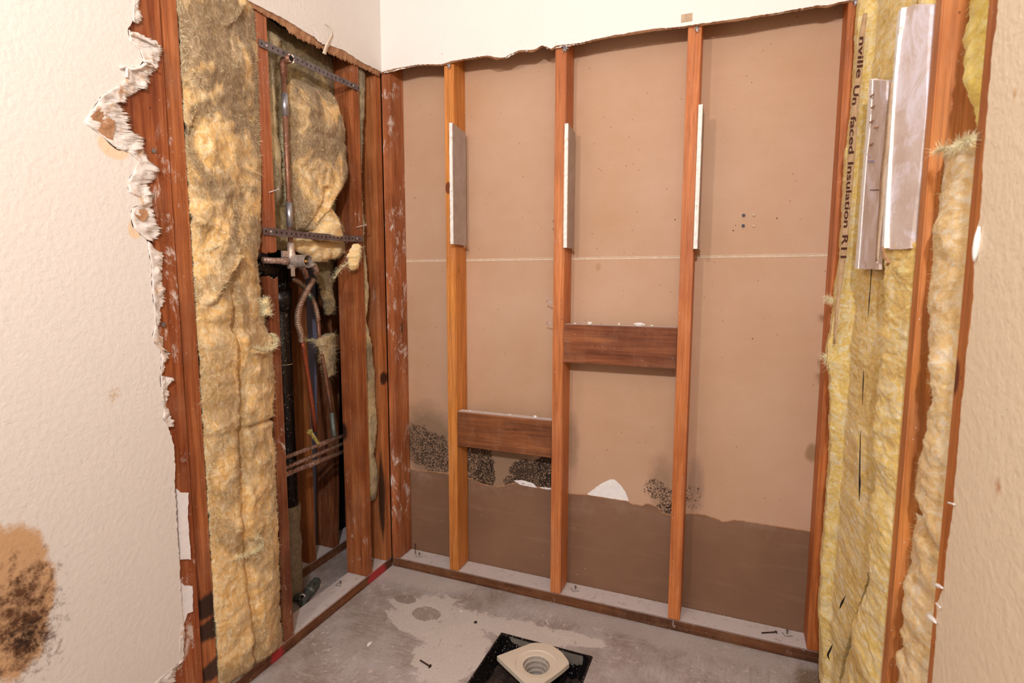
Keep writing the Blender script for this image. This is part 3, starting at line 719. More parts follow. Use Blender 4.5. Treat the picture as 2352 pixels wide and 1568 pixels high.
bevelbox('blocking_board', .3008, .6672, .0, .038, .531, .663, W_['blk2'], label='lower brown board fixed between two studs just above the black mould', cat='board', bev=.002)

# ================================================================ DRYWALL SCRAPS
def scrap_back(x, y0, y1, za, zb, tilt, label, seed):
    root = empty('drywall_scrap', (x, y0, za), label, 'drywall scrap', 'drywall scraps left on the back wall studs')
    r = random.Random(seed); n = 40
    # grey paper board
    pts0 = [(y0+.002+r.uniform(-.001, .001), za+(zb-za)*i/n) for i in range(n+1)]
    pts1 = [(y1+r.uniform(-.0015, .0015), zb-.012-(zb-za-.012)*i/n) for i in range(n+1)]
    b = MB(); b.prism(pts0+pts1, 0, x+.0045, x+.0130); b.put('board_face', 'scrapgrey', root, label='smooth grey paper face')
    b = MB()
    e = [(y0-.001+r.uniform(-.0014, .0014), za+(zb-za)*i/n) for i in range(n+1)]
    b.prism(e+[(y0+.0035, zb), (y0+.0035, za)], 0, x+.0006, x+.0118); b.put('broken_edge', 'gypedge', root, label='snapped white gypsum edge')
    b = MB(); path = []
    for k in range(16):
        path.append(Vector((x+.012+r.uniform(0, .006), y1-.02+.0016*k, za+r.uniform(-.010, .007))))
    b.tube(path, .0011, 6)
    b.put('frayed_paper', 'kraft', root)
    return root
scrap_back(.3002, -.037, .064, 1.270, 1.680, 0, 'drywall scrap nailed to the side of the golden stud, broad grey face showing', 1)
scrap_back(.7062, -.014, .066, 1.250, 1.642, 0, 'drywall scrap on the middle stud, thick white edge with a narrow grey side', 2)
scrap_back(1.1127, -.022, .060, 1.238, 1.652, 0, 'drywall scrap on the stud left of the blue plugs, long white edge showing', 3)
# right wall pieces
def scrap_right(pts, label, face, seed, depth=(1.4965, 1.5085), lean=None):
    root = empty('drywall_scrap', tuple(P(*pts[0], 0, depth[0])), label, 'drywall scrap')
    pl = [yz(p, depth[0]) for p in pts]
    b = MB(); b.prism(jag(pl, .0010, .012, seed, True), 0, depth[0], depth[1])
    if lean:      # far edge stands proud, near edge tucked against the stud
        pl = [(P(*p, 0, q).y, P(*p, 0, q).z) for p, q in zip(pts, lean)]; b = MB(); b.prism(jag(pl, .0010, .012, seed, True), 0, 0, .0115)
        ya, yb = max(p[0] for p in pl), min(p[0] for p in pl)
        for v in b.v: v.x += depth[0]+(1.5235-depth[0])*(ya-v.y)/(ya-yb)
    b.put('board_face', face, root, label='plaster-streaked paper face')
    return root, pl
r1, pl = scrap_right([(2003, 183), (2036, 186), (2034, 260), (2030, 340), (2023, 450), (2014, 560), (2010, 619), (1971, 617), (1977, 540), (1984, 450), (1990, 350), (1998, 262)], 'narrow drywall scrap with faint blue stamp over the yellow batts, nearer the corner', 'scrapglaze', 21)
b = MB(); b.prism(jag([yz(p, 1.495) for p in [(1998, 181), (2004, 183), (2001, 250), (1996, 310), (1991, 350), (1984, 440), (1977, 540), (1971, 617), (1964, 615), (1970, 540), (1977, 450), (1985, 350), (1992, 262)]], .0012, .01, 5, True), 0, 1.4945, 1.5065)
b.put('broken_edge', 'gypedge', r1, label='bright white snapped edge')
def mark(x0, y0, x1, y1, m_, nm, lab=None):
    q = [P(x0, y0, 0, 1.4957), P(x1, y0, 0, 1.4957), P(x1, y1, 0, 1.4957), P(x0, y1, 0, 1.4957)]; q2 = [v+Vector((.0010, 0, 0)) for v in q]
    link(nm, q+q2, [(0, 1, 2, 3), (7, 6, 5, 4), (0, 4, 5, 1), (1, 5, 6, 2), (2, 6, 7, 3), (3, 7, 4, 0)], m_, r1, label=lab)
mark(1993, 368, 2009, 373, 'bluemark', 'stamp', 'faint blue stamped mark'); mark(1995, 358, 2000, 361, 'bluemark', 'stamp', 'faint blue stamped mark'); mark(1998, 435.4, 2018, 437, 'ink', 'ruled_line')
b = MB()
rr = random.Random(4)
for k, (px, py) in enumerate(((2001, 222), (2003, 248), (2000, 281), (2010, 293), (1999, 333))):
    b = MB(); a_ = P(px, py, 0, 1.495); b.tube([a_, a_+Vector((-.003, -.012, -.003)), a_+Vector((0, -.03, -.002-.004*(k == 3)))], [.001, .0022, .0006], 7)
    b.put('paper_curl', 'kraft', r1)
r2, pl = scrap_right([(2070, 22), (2080, 14), (2141, 12), (2134, 110), (2126, 250), (2113, 400), (2102, 500), (2095, 570), (2060, 572), (2030, 572), (2034, 480), (2042, 350), (2052, 200), (2062, 70)], 'wide plaster-streaked drywall scrap against the near orange stud of the right wall', 'scrapglaze', 22,
  lean=[1.4965, 1.4965]+[1.5235]*6+[1.51]+[1.4965]*5)
b = MB(); b.prism(jag([yz(p, 1.495) for p in [(2064, 24), (2071, 18), (2062, 100), (2053, 200), (2043, 350), (2035, 480), (2031, 570), (2026, 568), (2030, 480), (2038, 350), (2049, 200), (2058, 80)]], .001, .01, 6, True), 0, 1.4945, 1.507)
b.put('broken_edge', 'gypedge', r2, label='bright white snapped edge')
b = MB(); q = [P(*p, 0, 1.492) for p in ((2027, 568), (2030, 580), (2034, 592), (2040, 600), (2038, 608), (2043, 602))]; b.tube(smooth_path(q, 4), .0022, 7); b.put('paper_curl', 'kraft', r2, label='dangling brown paper curl')
# long strip of brown paper beside the narrow scrap
q = [P(*p, 0, 1.491) for p in ((2047, 190), (2040, 260), (2035, 330), (2027, 400), (2023, 470), (2017, 540), (2013, 600))]; sp_ = smooth_path(q, 6); V = []; F = []
for i, p in enumerate(sp_):
    w_ = .010+.018*math.sin(math.pi*min(1, i/len(sp_)*1.1)); V += [p+Vector((0, w_*.5, 0)), p+Vector((.003, -w_*.5, 0))]
    if i: F.append((2*i-2, 2*i-1, 2*i+1, 2*i))
o = link('paper_strip', V, F, 'kraftpale', label='long strip of brown paper hanging between the two scraps on the right wall', cat='paper strip', smooth=True); o.modifiers.new('s', 'SOLIDIFY').thickness = .001
# white strips of board left on the broad left stud
for pts, lab in (([(404, 1122), (412, 1130), (431, 1131), (429, 1180), (433, 1240), (436, 1284), (412, 1284), (408, 1200)], 'longer white strip of drywall left on the broad stud, above the other'),
                 ([(414, 1337), (424, 1345), (440, 1345), (441, 1403), (428, 1408), (418, 1440), (416, 1400)], 'shorter white strip of drywall left on the broad stud, below the other')):
    b = MB(); b.prism(jag([yz(p, .004) for p in pts], .0012, .008, 9, True), 0, .0003, .008)
    b.put('drywall_strip', 'gypsum', label=lab, cat='drywall scrap')

# ================================================================ INSULATION
def interp(pts, z):
    pts = sorted(pts, key=lambda q: q[1])
    if z <= pts[0][1]: return pts[0][0]
    for a, b_ in zip(pts, pts[1:]):
        if z <= b_[1]: return a[0]+(b_[0]-a[0])*(z-a[1])/max(1e-9, b_[1]-a[1])
    return pts[-1][0]
def fibers(root, V, Nn, idx, count, length, width, mat, seed, out=.5, droop=.0):
    r = random.Random(seed); vs_ = []; fs = []
    for k in range(count):
        i = r.choice(idx); p = V[i]; nn = Nn[i]
        d = noise.noise_vector(p*13)*4+Vector((r.gauss(0, 1), r.gauss(0, 1), r.gauss(0, 1)))*.55; d = (d-nn*d.dot(nn)); d.normalize()
        d = (d+nn*r.uniform(.05, out)).normalized(); L = length*r.uniform(.4, 1.5)
        side = d.cross(nn); side.normalize(); side = side*width*r.uniform(.5, 1.4)*.5
        curl = Vector((r.gauss(0, 1), r.gauss(0, 1), r.gauss(0, 1)-droop))*L*.16
        b0 = len(vs_)
        for j in range(4):
            t = j/3; q = p-nn*.001+d*L*t+curl*t*t; s_ = side*(1-.6*t)
            vs_.append(q+s_); vs_.append(q-s_)
            if j: fs.append((b0+2*j-2, b0+2*j-1, b0+2*j+1, b0+2*j))
    return link('loose_fibres', vs_, fs, mat, root, kind='stuff')
def pillow(name, label, left, right, zt, zb, face, inward, bulge, mat, nu=50, dz=.004, p=3.0, amp=.008, fine=.0022, seed=0, depth=.05, jagw=.004,
           groove=None, endt=.03, endb=.03, fib=None, fibmat='fib', mapf=None, cat='insulation', group=None, extra=None, flen=.009, fw=.00045, fout=.30, sf=1.0, freq=1.0):
    """soft lump whose outline is given by left / right (s, z) lists; face = plane coordinate at rest, inward = +1 (bulges to +axis) or -1"""
    rows = max(3, int(abs(zt-zb)/dz)); V = []; F = []; nb = 3
    so = Vector((seed*3.1, seed*1.7, seed*9.2))
    for i in range(rows+1):
        t = i/rows; z = zt+(zb-zt)*t
        s0 = interp(left, z)+jagw*noise.noise(Vector((z*38, 3.3, seed)))+jagw*.7*noise.noise(Vector((z*150, 1.3, seed)))
        s1 = interp(right, z)+jagw*noise.noise(Vector((z*38, 7.7, seed)))+jagw*.7*noise.noise(Vector((z*150, 5.3, seed)))
        e = min(1, (t*abs(zt-zb)+.0005)/endt)**.5 if endt else 1
        e *= min(1, ((1-t)*abs(zt-zb)+.0005)/endb)**.5 if endb else 1
        for j in range(nu+1):
            u = j/nu; uu = .5-.5*math.cos(math.pi*u) if nu > 8 else u
            s = s0+(s1-s0)*uu; c = Vector((s*sf, 0, z*(1 if sf == 1 else 1.15)))
            h = bulge*e*(1-abs(2*uu-1)**p)
            rim = min(1, 4*min(uu, 1-uu)+.15)
            nv = noise.fractal(c*9*freq+so, .9, 2.0, 3)*amp*rim
            nv += noise.turbulence(c*24*freq+so, 3, False)*amp*.4*rim
            nv += noise.noise(c*140+so)*fine+noise.noise(c*330+so)*fine*.6
            if groove: nv -= groove(uu, z)
            if extra: nv += extra(s, z, uu)
            zz = z+noise.noise(c*60+so*2)*.003
            V.append(mapf(s, zz, face+inward*(h+nv)) )
        for k in range(nb):
            u = 1-(k+.5)/nb if nb > 1 else .5
            V.append(mapf(s0+(s1-s0)*(.04+.92*u), z, face-inward*depth))
    W = nu+1+nb
    for i in range(rows):
        for j in range(W):
            j2 = (j+1) % W; F.append((i*W+j, i*W+j2, (i+1)*W+j2, (i+1)*W+j))
    F.append(tuple(range(W))[::-1]); F.append(tuple(rows*W+j for j in range(W)))
    C_ = sum((V[k] for k in range(0, len(V), 97)), Vector())/len(range(0, len(V), 97))
    root = link(name, V, F, mat, None, label=label, cat=cat, group=group, smooth=True)
    if fib:
        me = root.data; me.update(); Nn = [v.normal.copy() for v in me.vertices]
        # make sure the normals look out of the batt
        test = sum((mapf(0, 0, 1)-mapf(0, 0, 0)).dot(Nn[(rows//2)*W+j])*inward for j in range(nu//3, 2*nu//3))
        if test < 0:
            me.flip_normals(); Nn = [-q for q in Nn]
        idx = [i*W+j for i in range(rows+1) for j in range(nu+1)]
        idx += [i*W+j for i in range(rows+1) for j in (0, 1, nu-1, nu)]
        fibers(root, V, Nn, idx, fib, flen, fw, fibmat, seed, fout, .3)
    return root
mx = lambda s, z, h: Vector((h, s, z))       # wall planes x = const
my = lambda s, z, h: Vector((s, h, z))
def LX(pts, x): return [yz(p, x) for p in pts]

# tall batt of the left wall
Lb = LX([(408, 0), (418, 200), (428, 400), (440, 600), (452, 784), (468, 1000), (484, 1300), (497, 1568)], 0)
Lb = [(min(max(y, -.7995), -.79), z) for y, z in Lb]
Rb = LX([(585, 0), (587, 40), (594, 128), (598, 287), (602, 398), (602, 500), (604, 528), (598, 575), (592, 598), (598, 640), (604, 684), (610, 725), (615, 751), (624, 786), (634, 860), (631, 910), (628, 980), (635, 1030),
         (635, 1072), (636, 1138), (640, 1203), (644, 1326), (647, 1431), (652, 1475)], .004)
def gr(u, z):
    g = math.exp(-((u-.47-.03*math.sin(z*9))/.05)**2)*(.022 if z < 1.05 else .022*max(0, 1-(z-1.05)/.12))
    g += math.exp(-((z-.74)/.006)**2)*(.012 if u > .5 else .004)
    g += .010*math.exp(-((z-1.02)/.02)**2)*(1 if u < .5 else .3)
    return g
RIDGE = [([yz(p, .02) for p in ln], w_, h_) for ln, w_, h_ in (
    ([(452, 500), (490, 525), (520, 555), (538, 590), (520, 620), (500, 650), (485, 690)], .009, .020), ([(585, 808), (605, 812), (626, 800), (630, 775)], .007, .015),
    ([(545, 1282), (575, 1276), (600, 1255), (603, 1240), (585, 1236)], .005, .013), ([(560, 0), (556, 20), (540, 40), (515, 60)], .005, .012), ([(440, 240), (450, 262), (440, 300)], .006, .010))]
def ridge(s, z, u):
    h = 0
    for ln, w_, h_ in RIDGE:
        if abs(z-ln[0][1]) > .3: continue
        d = 9
        for a, b_ in zip(ln, ln[1:]):
            ex, ez = b_[0]-a[0], b_[1]-a[1]; t_ = max(0, min(1, ((s-a[0])*ex+(z-a[1])*ez)/(ex*ex+ez*ez)))
            d = min(d, math.hypot(s-a[0]-t_*ex, z-a[1]-t_*ez))
        if d < w_*3: h += h_*math.exp(-(d/w_)**2)*(1+.6*noise.noise(Vector((s*120, z*120, 4))))
    return h
pillow('insulation_batt', 'tall dirty yellow insulation batt filling the widest bay of the left wall', Lb, Rb, 1.90, .041, .000, 1, .020, 'ins_left', nu=64, dz=.0037, p=3, amp=.013, seed=1, depth=.08,
       groove=gr, extra=ridge, endt=0, endb=.02, fib=20000, mapf=mx, flen=.010, fw=.0005)
# narrow batt left of the riser pipe
Ls = [(-.5305, 2.0), (-.5305, 1.0)]
Rs = LX([(657, 45), (659, 61), (658, 100), (652, 112), (642, 125), (642, 153), (643, 230), (648, 306), (658, 344), (657, 393), (659, 418), (654, 461), (648, 475)], -.03)
pillow('insulation_batt', 'narrow yellow batt squeezed between the broken stud and the riser pipe', Ls, Rs, 1.86, 1.345, -.052, 1, .022, 'ins_grey', nu=24, dz=.004, p=2.4, amp=.006, seed=2, depth=.03, endt=.02, endb=.03, fib=2200, mapf=mx)
# grimy layer behind the lump
pillow('insulation_batt', 'grimy grey-green batt behind the round lump, under the upper steel strap', [(-.530, 2), (-.530, 1)], [(-.168, 2), (-.168, 1.45), (-.20, 1.33), (-.24, 1.24)], 1.90, 1.235, -.075, 1, .018, 'ins_dark', nu=50, dz=.005, amp=.014, seed=3, depth=.012, endt=0, endb=.02, fib=4500, fibmat='fibd', mapf=mx)
# the big round lump
def rows(lst, x): return [yz((a, y), x) for y, a, _ in lst], [yz((b_, y), x) for y, _, b_ in lst]
l, r_ = rows([(172, 692, 735), (180, 676, 752), (200, 664, 772), (230, 658, 788), (270, 656, 799), (310, 657, 806), (350, 657, 809), (390, 659, 806), (420, 661, 800), (440, 664, 790), (460, 668, 774), (490, 672, 755), (515, 676, 735), (540, 684, 722)], -.030); _, r_ = rows([(172, 692, 732), (180, 676, 748), (200, 664, 770), (230, 658, 787), (270, 656, 799), (310, 657, 806), (350, 657, 809), (390, 659, 806), (420, 661, 800), (440, 664, 790), (460, 668, 774), (490, 672, 755), (515, 676, 735), (540, 684, 722)], .0); r_ = [(min(a, -.1685), z) for a, z in r_]
def lumpx(s, z, u): return .020*math.exp(-((u-.86)/.13)**2)+.012*math.exp(-((z-1.47)/.12)**2)*(1 if u > .55 else .3)-.016*math.exp(-((u-.62+.5*(z-1.38))/.05)**2)*(1 if z < 1.44 else 0)-.006*math.exp(-((z-1.60)/.01)**2)
pillow('insulation_lump', 'big round lump of matted insulation bulging out beside the riser pipe', l, r_, 1.757, 1.30, -.045, 1, .055, 'ins_lump', nu=60, dz=.003, p=2.2, amp=.014, seed=4, depth=.02, endt=.09, endb=.08, fib=9000, mapf=mx, extra=lumpx, jagw=.003)
l, r_ = rows([(470, 745, 768), (485, 738, 780), (500, 733, 790), (520, 728, 800), (540, 726, 806), (548, 730, 804)], .0)
pillow('insulation_scrap', 'torn yellow chunk of insulation resting on the lower steel strap', l, r_, *[P(750, y, 0, 0).z for y in (470, 550)], -.03, 1, .035, 'ins_near', nu=30, dz=.003, p=2, amp=.020, jagw=.010, seed=5, depth=.03, endt=.03, endb=.02, fib=2500, mapf=mx)
l, r_ = rows([(545, 690, 800), (555, 690, 815), (570, 700, 822), (580, 715, 822), (590, 735, 800), (598, 745, 780)], -.0)
pillow('insulation_scrap', 'sagging pale wad of insulation just below the lower steel strap', l, r_, *[P(750, y, 0, 0).z for y in (546, 600)], -.05, 1, .035, 'ins_near', nu=40, dz=.003, p=2, amp=.024, jagw=.010, seed=6, depth=.03, endt=.02, endb=.03, fib=3500, mapf=mx)
l, r_ = rows([(560, 812, 824), (575, 806, 828), (590, 803, 827), (605, 800, 824), (618, 808, 820)], .01)
pillow('insulation_scrap', 'small hanging tuft of insulation at the edge of the burnt stud', l, r_, *[P(812, y, 0, .01).z for y in (560, 620)], .004, 1, .018, 'ins_near', nu=16, dz=.002, p=2, amp=.014, jagw=.010, seed=7, depth=.003, endt=.01, endb=.015, fib=900, mapf=mx, flen=.010)
# strip between the burnt stud and the corner stud
Rr = LX([(846, 150), (843, 165), (840, 230), (833, 330), (828, 420), (835, 560), (846, 620), (849, 680), (843, 730), (850, 765), (857, 790), (865, 880), (867, 960), (864, 1020), (858, 1040), (868, 1060), (877, 1082), (874, 1110), (868, 1135)], -.02)
Rr = [(min(y, -.04), z) for y, z in Rr]
pillow('insulation_batt', 'thin strip of insulation between the burnt stud and the corner stud', [(-.127, 2), (-.127, 0)], Rr, 1.88, .30, -.028, 1, .016, 'ins_grey', nu=18, dz=.004, p=2.4, amp=.006, seed=8, depth=.05, endt=0, endb=.03, fib=3000, mapf=mx)
# scraps deeper in the bay
l, r_ = rows([(585, 728, 775), (610, 730, 775), (640, 738, 775), (670, 748, 775), (700, 757, 775), (722, 764, 775)], -.10)
pillow('insulation_scrap', 'greenish torn insulation hanging inside the cavity beside the corrugated pipes', l, r_, *[P(752, y, 0, -.10).z for y in (585, 725)], -.12, 1, .02, 'ins_dark', nu=20, dz=.004, p=2, amp=.016, jagw=.010, seed=9, depth=.02, endt=.01, endb=.03, fib=1200, fibmat='fibd', mapf=mx)
l, r_ = rows([(768, 762, 780), (776, 738, 780), (790, 738, 780), (815, 747, 780), (845, 756, 780), (868, 766, 780)], -.10)
pillow('insulation_scrap', 'grey shredded insulation at mid height inside the cavity', l, r_, *[P(752, y, 0, -.10).z for y in (768, 870)], -.12, 1, .02, 'ins_grey', nu=20, dz=.004, p=2, amp=.020, jagw=.010, seed=10, depth=.02, endt=.01, endb=.02, fib=1500, fibmat='fibd', mapf=mx, flen=.018)

# right wall: two tall batts with a dark slit
Y0 = -.004
sil = [(P(px, py, 1, -.13).x, P(px, py, 1, -.13).z) for px, py in [(1972, 20), (1966, 100), (1960, 200), (1950, 300), (1942, 400), (1937, 500), (1930, 600), (1918, 680), (1908, 760), (1900, 830), (1908, 880), (1909, 1000), (1904, 1100), (1897, 1200), (1890, 1300), (1885, 1400), (1885, 1500), (1885, 1560)]]
slit = [yz(p, 1.500) for p in [(2063, 0), (2050, 120), (2030, 300), (2015, 450), (2002, 600), (1996, 700), (1988, 780), (1981, 860), (1978, 960), (1976, 1100), (1968, 1200), (1960, 1300), (1944, 1360), (1925, 1430), (1905, 1500), (1895, 1560)]]
def bul(s, z, u):
    x = interp(sil, z); tgt = 1.531-x            # the far edge stands proud like a folded flange
    t_ = max(0.0, min(1.0, (s+.146)/.014)); t_ = t_*t_*(3-2*t_)
    lo_ = .002*max(0.0, 1-abs(s+.146)/.10)*(1 if z < 1.15 else 0)
    return ((tgt-.014)*t_+lo_*(1-t_))*min(1, u*9+.25)
pillow('insulation_batt', 'yellow insulation batt in the right corner behind the printed facing strip', [(Y0, 2), (Y0, 0)], slit, 1.97, .012, 1.531, -1, .014, 'ins_right', nu=46, dz=.004, p=2.4, amp=.006, seed=11, sf=.4, depth=.06, endt=0, endb=.01, fib=9000, fibmat='fibr', mapf=mx, extra=bul, jagw=.003)
slit2 = [(y-.010, z) for y, z in slit]
pillow('insulation_batt', 'broad yellow insulation batt below the wide scrap, against the near orange stud', slit2, [(-.5985, 2), (-.5985, 0)], 1.97, .003, 1.533, -1, .018, 'ins_right', nu=52, dz=.004, p=2.4, amp=.009, seed=12, sf=.4, depth=.06, endt=0, endb=0, fib=11000, fibmat='fibr', mapf=mx, jagw=.003,
       extra=lambda s, z, u: -.010*math.exp(-(u/.10)**2)+.006*math.exp(-((u-.35)/.2)**2)-(.010 if z > 1.21 else 0))
BT = [o for o in bpy.data.objects if o.name.startswith('insulation_batt')][-1]
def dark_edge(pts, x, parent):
    """black strips standing in for the dark slit between the batts: px, py, width px"""
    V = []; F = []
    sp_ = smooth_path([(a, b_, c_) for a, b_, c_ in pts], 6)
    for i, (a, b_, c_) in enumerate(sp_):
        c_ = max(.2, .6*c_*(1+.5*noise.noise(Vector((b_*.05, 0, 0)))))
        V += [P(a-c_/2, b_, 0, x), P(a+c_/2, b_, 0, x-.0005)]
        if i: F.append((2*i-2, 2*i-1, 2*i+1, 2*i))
    o = link('slit_dark_strip', V, F, 'slitdark', parent, label='black strip drawn in for the dark slit', smooth=True); o.modifiers.new('s', 'SOLIDIFY').thickness = .0006
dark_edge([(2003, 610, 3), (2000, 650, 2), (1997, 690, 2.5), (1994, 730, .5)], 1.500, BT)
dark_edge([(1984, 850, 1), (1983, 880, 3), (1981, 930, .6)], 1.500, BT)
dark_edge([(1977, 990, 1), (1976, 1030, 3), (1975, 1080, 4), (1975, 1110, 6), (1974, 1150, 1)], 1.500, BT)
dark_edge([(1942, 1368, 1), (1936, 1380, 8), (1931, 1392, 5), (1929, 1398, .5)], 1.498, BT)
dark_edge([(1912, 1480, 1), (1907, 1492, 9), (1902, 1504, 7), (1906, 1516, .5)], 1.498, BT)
# bay between the two near studs
RB = [(-.829, 2), (-.829, 0)]
Lu = [(min(y, -.640), z) for y, z in LX([(2190, -40), (2187, 0), (2183, 29), (2205, 54), (2207, 80), (2190, 118), (2210, 175), (2221, 233), (2231, 303), (2240, 330)], 1.545)]
pillow('insulation_batt', 'bright yellow tuft of insulation at the top of the narrow right bay', RB, Lu, 1.80, P(2230, 318, 0, 1.545).z, 1.560, -1, .022, 'ins_bright', nu=30, dz=.004, p=2.2, amp=.010, seed=13, sf=.6, depth=.04, endt=0, endb=.02, fib=2500, fibmat='fibr', mapf=mx)
Ll = [(min(y, -.640), z) for y, z in LX([(2145, 340), (2142, 400), (2131, 480), (2121, 569), (2111, 640), (2111, 710), (2127, 783), (2142, 863), (2139, 917), (2127, 933), (2121, 980), (2117, 999), (2100, 1037), (2094, 1115), (2106, 1193), (2125, 1215)], 1.532)]
pillow('insulation_batt', 'long pale insulation batt in the narrow right bay, cream torn top', RB, Ll, P(2180, 335, 0, 1.532).z, P(2110, 1205, 0, 1.532).z, 1.545, -1, .020, 'ins_near', nu=30, dz=.004, p=2.2, amp=.008, seed=14, sf=.6, depth=.05, endt=.01, endb=.03, fib=4500, fibmat='fibr', mapf=mx)
Ld = [(min(y, -.640), z) for y, z in LX([(2063, 1205), (2059, 1270), (2048, 1328), (2055, 1386), (2075, 1425), (2067, 1468), (2082, 1495), (2036, 1514), (2044, 1568), (2040, 1640)], 1.532)]
pillow('insulation_batt', 'crumpled insulation wad at the bottom of the narrow right bay', RB, Ld, P(2100, 1200, 0, 1.532).z, .30, 1.545, -1, .022, 'ins_near', nu=30, dz=.004, p=2.2, amp=.014, seed=15, sf=.6, depth=.05, endt=.015, endb=0, fib=3000, fibmat='fibr', mapf=mx, jagw=.007)

# printed facing strip of the corner batt
root = empty('facing_strip', (1.49, -.15, 1.18), 'beige paper facing strip printed with the word Insulation, beside the right corner stud', 'paper facing')
tr = [((a-1, y), (a+w_, y)) for a, y, w_ in ((1984, 30, 9), (1974, 84, 13), (1965, 178, 15), (1958, 240, 15), (1951, 320, 16), (1945, 400, 16), (1938, 480, 16), (1933, 550, 15), (1928, 610, 13), (1921, 700, 7), (1915, 790, 5))]
yF = -.1580
A_ = [P(*a, 1, yF) for a, _ in tr]; B_ = [P(*b_, 1, yF-.004) for _, b_ in tr]
A_ = smooth_path(A_, 5); B_ = smooth_path(B_, 5); V = []; F = []
for i in range(len(A_)):
    V += [A_[i], B_[i]]
    if i: F.append((2*i-2, 2*i-1, 2*i+1, 2*i))
o = link('paper', V, F, 'facing', root, smooth=True); o.modifiers.new('s', 'SOLIDIFY').thickness = .0006
def text_part(body, p_top, p_bot, hgt, parent):
    cu = bpy.data.curves.new('t', 'FONT'); cu.body = body; cu.size = 1; cu.align_y = 'CENTER'; cu.offset = .014
    to = bpy.data.objects.new('t', cu); COL.objects.link(to); bpy.context.view_layer.update()
    dg = bpy.context.evaluated_depsgraph_get(); me = to.evaluated_get(dg).to_mesh()
    vs_ = [v.co.copy() for v in me.vertices]; fs = [tuple(p.vertices) for p in me.polygons]
    x0 = min(v.x for v in vs_); x1 = max(v.x for v in vs_); ya = min(v.y for v in vs_); yb = max(v.y for v in vs_)
    d = p_bot-p_top; L = d.length; d.normalize(); nrm = Vector((0, -1, 0)); up = nrm.cross(d); up.normalize()
    # letter tops point to the right of the strip when it is read downwards
    out = [p_top+d*((v.x-x0)/(x1-x0)*L)+up*((v.y-(ya+yb)/2)/(yb-ya)*hgt) for v in vs_]
    to_ = bpy.data.objects[to.name]; to.to_mesh_clear() if hasattr(to, 'to_mesh_clear') else None
    bpy.data.objects.remove(to_)
    return link('printed_text', out, fs, 'ink', parent, label='brown printed lettering reading '+body)
def mid(a, b_): return (P(*a, 1, yF-.006)+P(*b_, 1, yF-.006))/2
text_part('nville', mid((1976, 84), (1986, 84)), mid((1967, 178), (1978, 178)), .012, root)
text_part('Un', mid((1962, 196), (1974, 196)), mid((1957, 240), (1969, 240)), .012, root)
text_part('faced', mid((1955, 266), (1966, 266)), mid((1949, 352), (1961, 352)), .012, root)
text_part('Insulation', mid((1948, 372), (1960, 372)), mid((1937, 522), (1950, 522)), .012, root)
text_part('R11', mid((1935, 540), (1948, 540)), mid((1931, 592), (1943, 592)), .013, root)

# white torn tufts
def tuft(pts, rad, label, seed, n=60, L=.016, mat='tuft'):
    b = MB(); sp_ = smooth_path(pts, 6)
    b.tube(sp_, [.35*rad*(.5+.9*abs(noise.noise(p*70+Vector((seed, 0, 0))))+.2*math.sin(i*.9)) for i, p in enumerate(sp_)], 9)
    root = b.put('fibre_tuft', mat, label=label, cat='insulation tuft', smooth=True)
    V = [Vector(q) for q in b.v]; c = [min(sp_, key=lambda s_: (s_-v).length) for v in V]
    Nn = [(v-q).normalized() if (v-q).length > 1e-6 else Vector((0, 0, 1)) for v, q in zip(V, c)]
    fibers(root, V, Nn, list(range(len(V))), n*14, L*.8, .0006, 'fib', seed, 1.2)
    return root
tuft([P(*p, 0, .026) for p in ((480, 575), (510, 565), (535, 585), (520, 610), (500, 640), (490, 665))], .005, 'crest of pale torn fibres near the middle of the tall batt', 1)
tuft([P(*p, 0, .026) for p in ((590, 800), (610, 806), (626, 795), (628, 775), (620, 765))], .004, 'curl of white torn fibres at the right rim of the tall batt', 2)
tuft([P(*p, 0, .028) for p in ((545, 1280), (570, 1274), (590, 1262), (606, 1248), (600, 1236), (585, 1236))], .004, 'white comma-shaped tuft low on the tall batt', 3)
tuft([P(*p, 0, .024) for p in ((607, 690), (616, 705), (612, 722))], .024, 'yellow knob of insulation overlapping the broken stud', 4, mat='ins_near')
tuft([P(*p, 1, -.10) for p in ((1897, 815), (1905, 828), (1915, 838), (1925, 832))], .006, 'white woolly tuft sticking out over the corner stud on the right', 5, n=120, L=.02)
tuft([P(*p, 1, -.08) for p in ((1899, 684), (1908, 688), (1916, 690))], .0025, 'tiny white wisp over the corner stud on the right', 6, n=30)
tuft([P(*p, 0, .012) for p in ((768, 640), (778, 625), (790, 612), (800, 603))], .0018, 'thin strand of insulation stretched across the burnt stud', 7, n=20, mat='ins_near')
tuft([P(*p, 0, 1.515) for p in ((2148, 348), (2175, 338), (2205, 335), (2228, 322))], .004, 'cream torn edge on top of the long pale batt', 8, n=80)
tuft([P(*p, 0, -.13) for p in ((700, 778), (715, 780), (735, 784), (750, 788))], .004, 'grey wisp of wool strung across the cavity pipes', 9, n=50, mat='ins_grey')

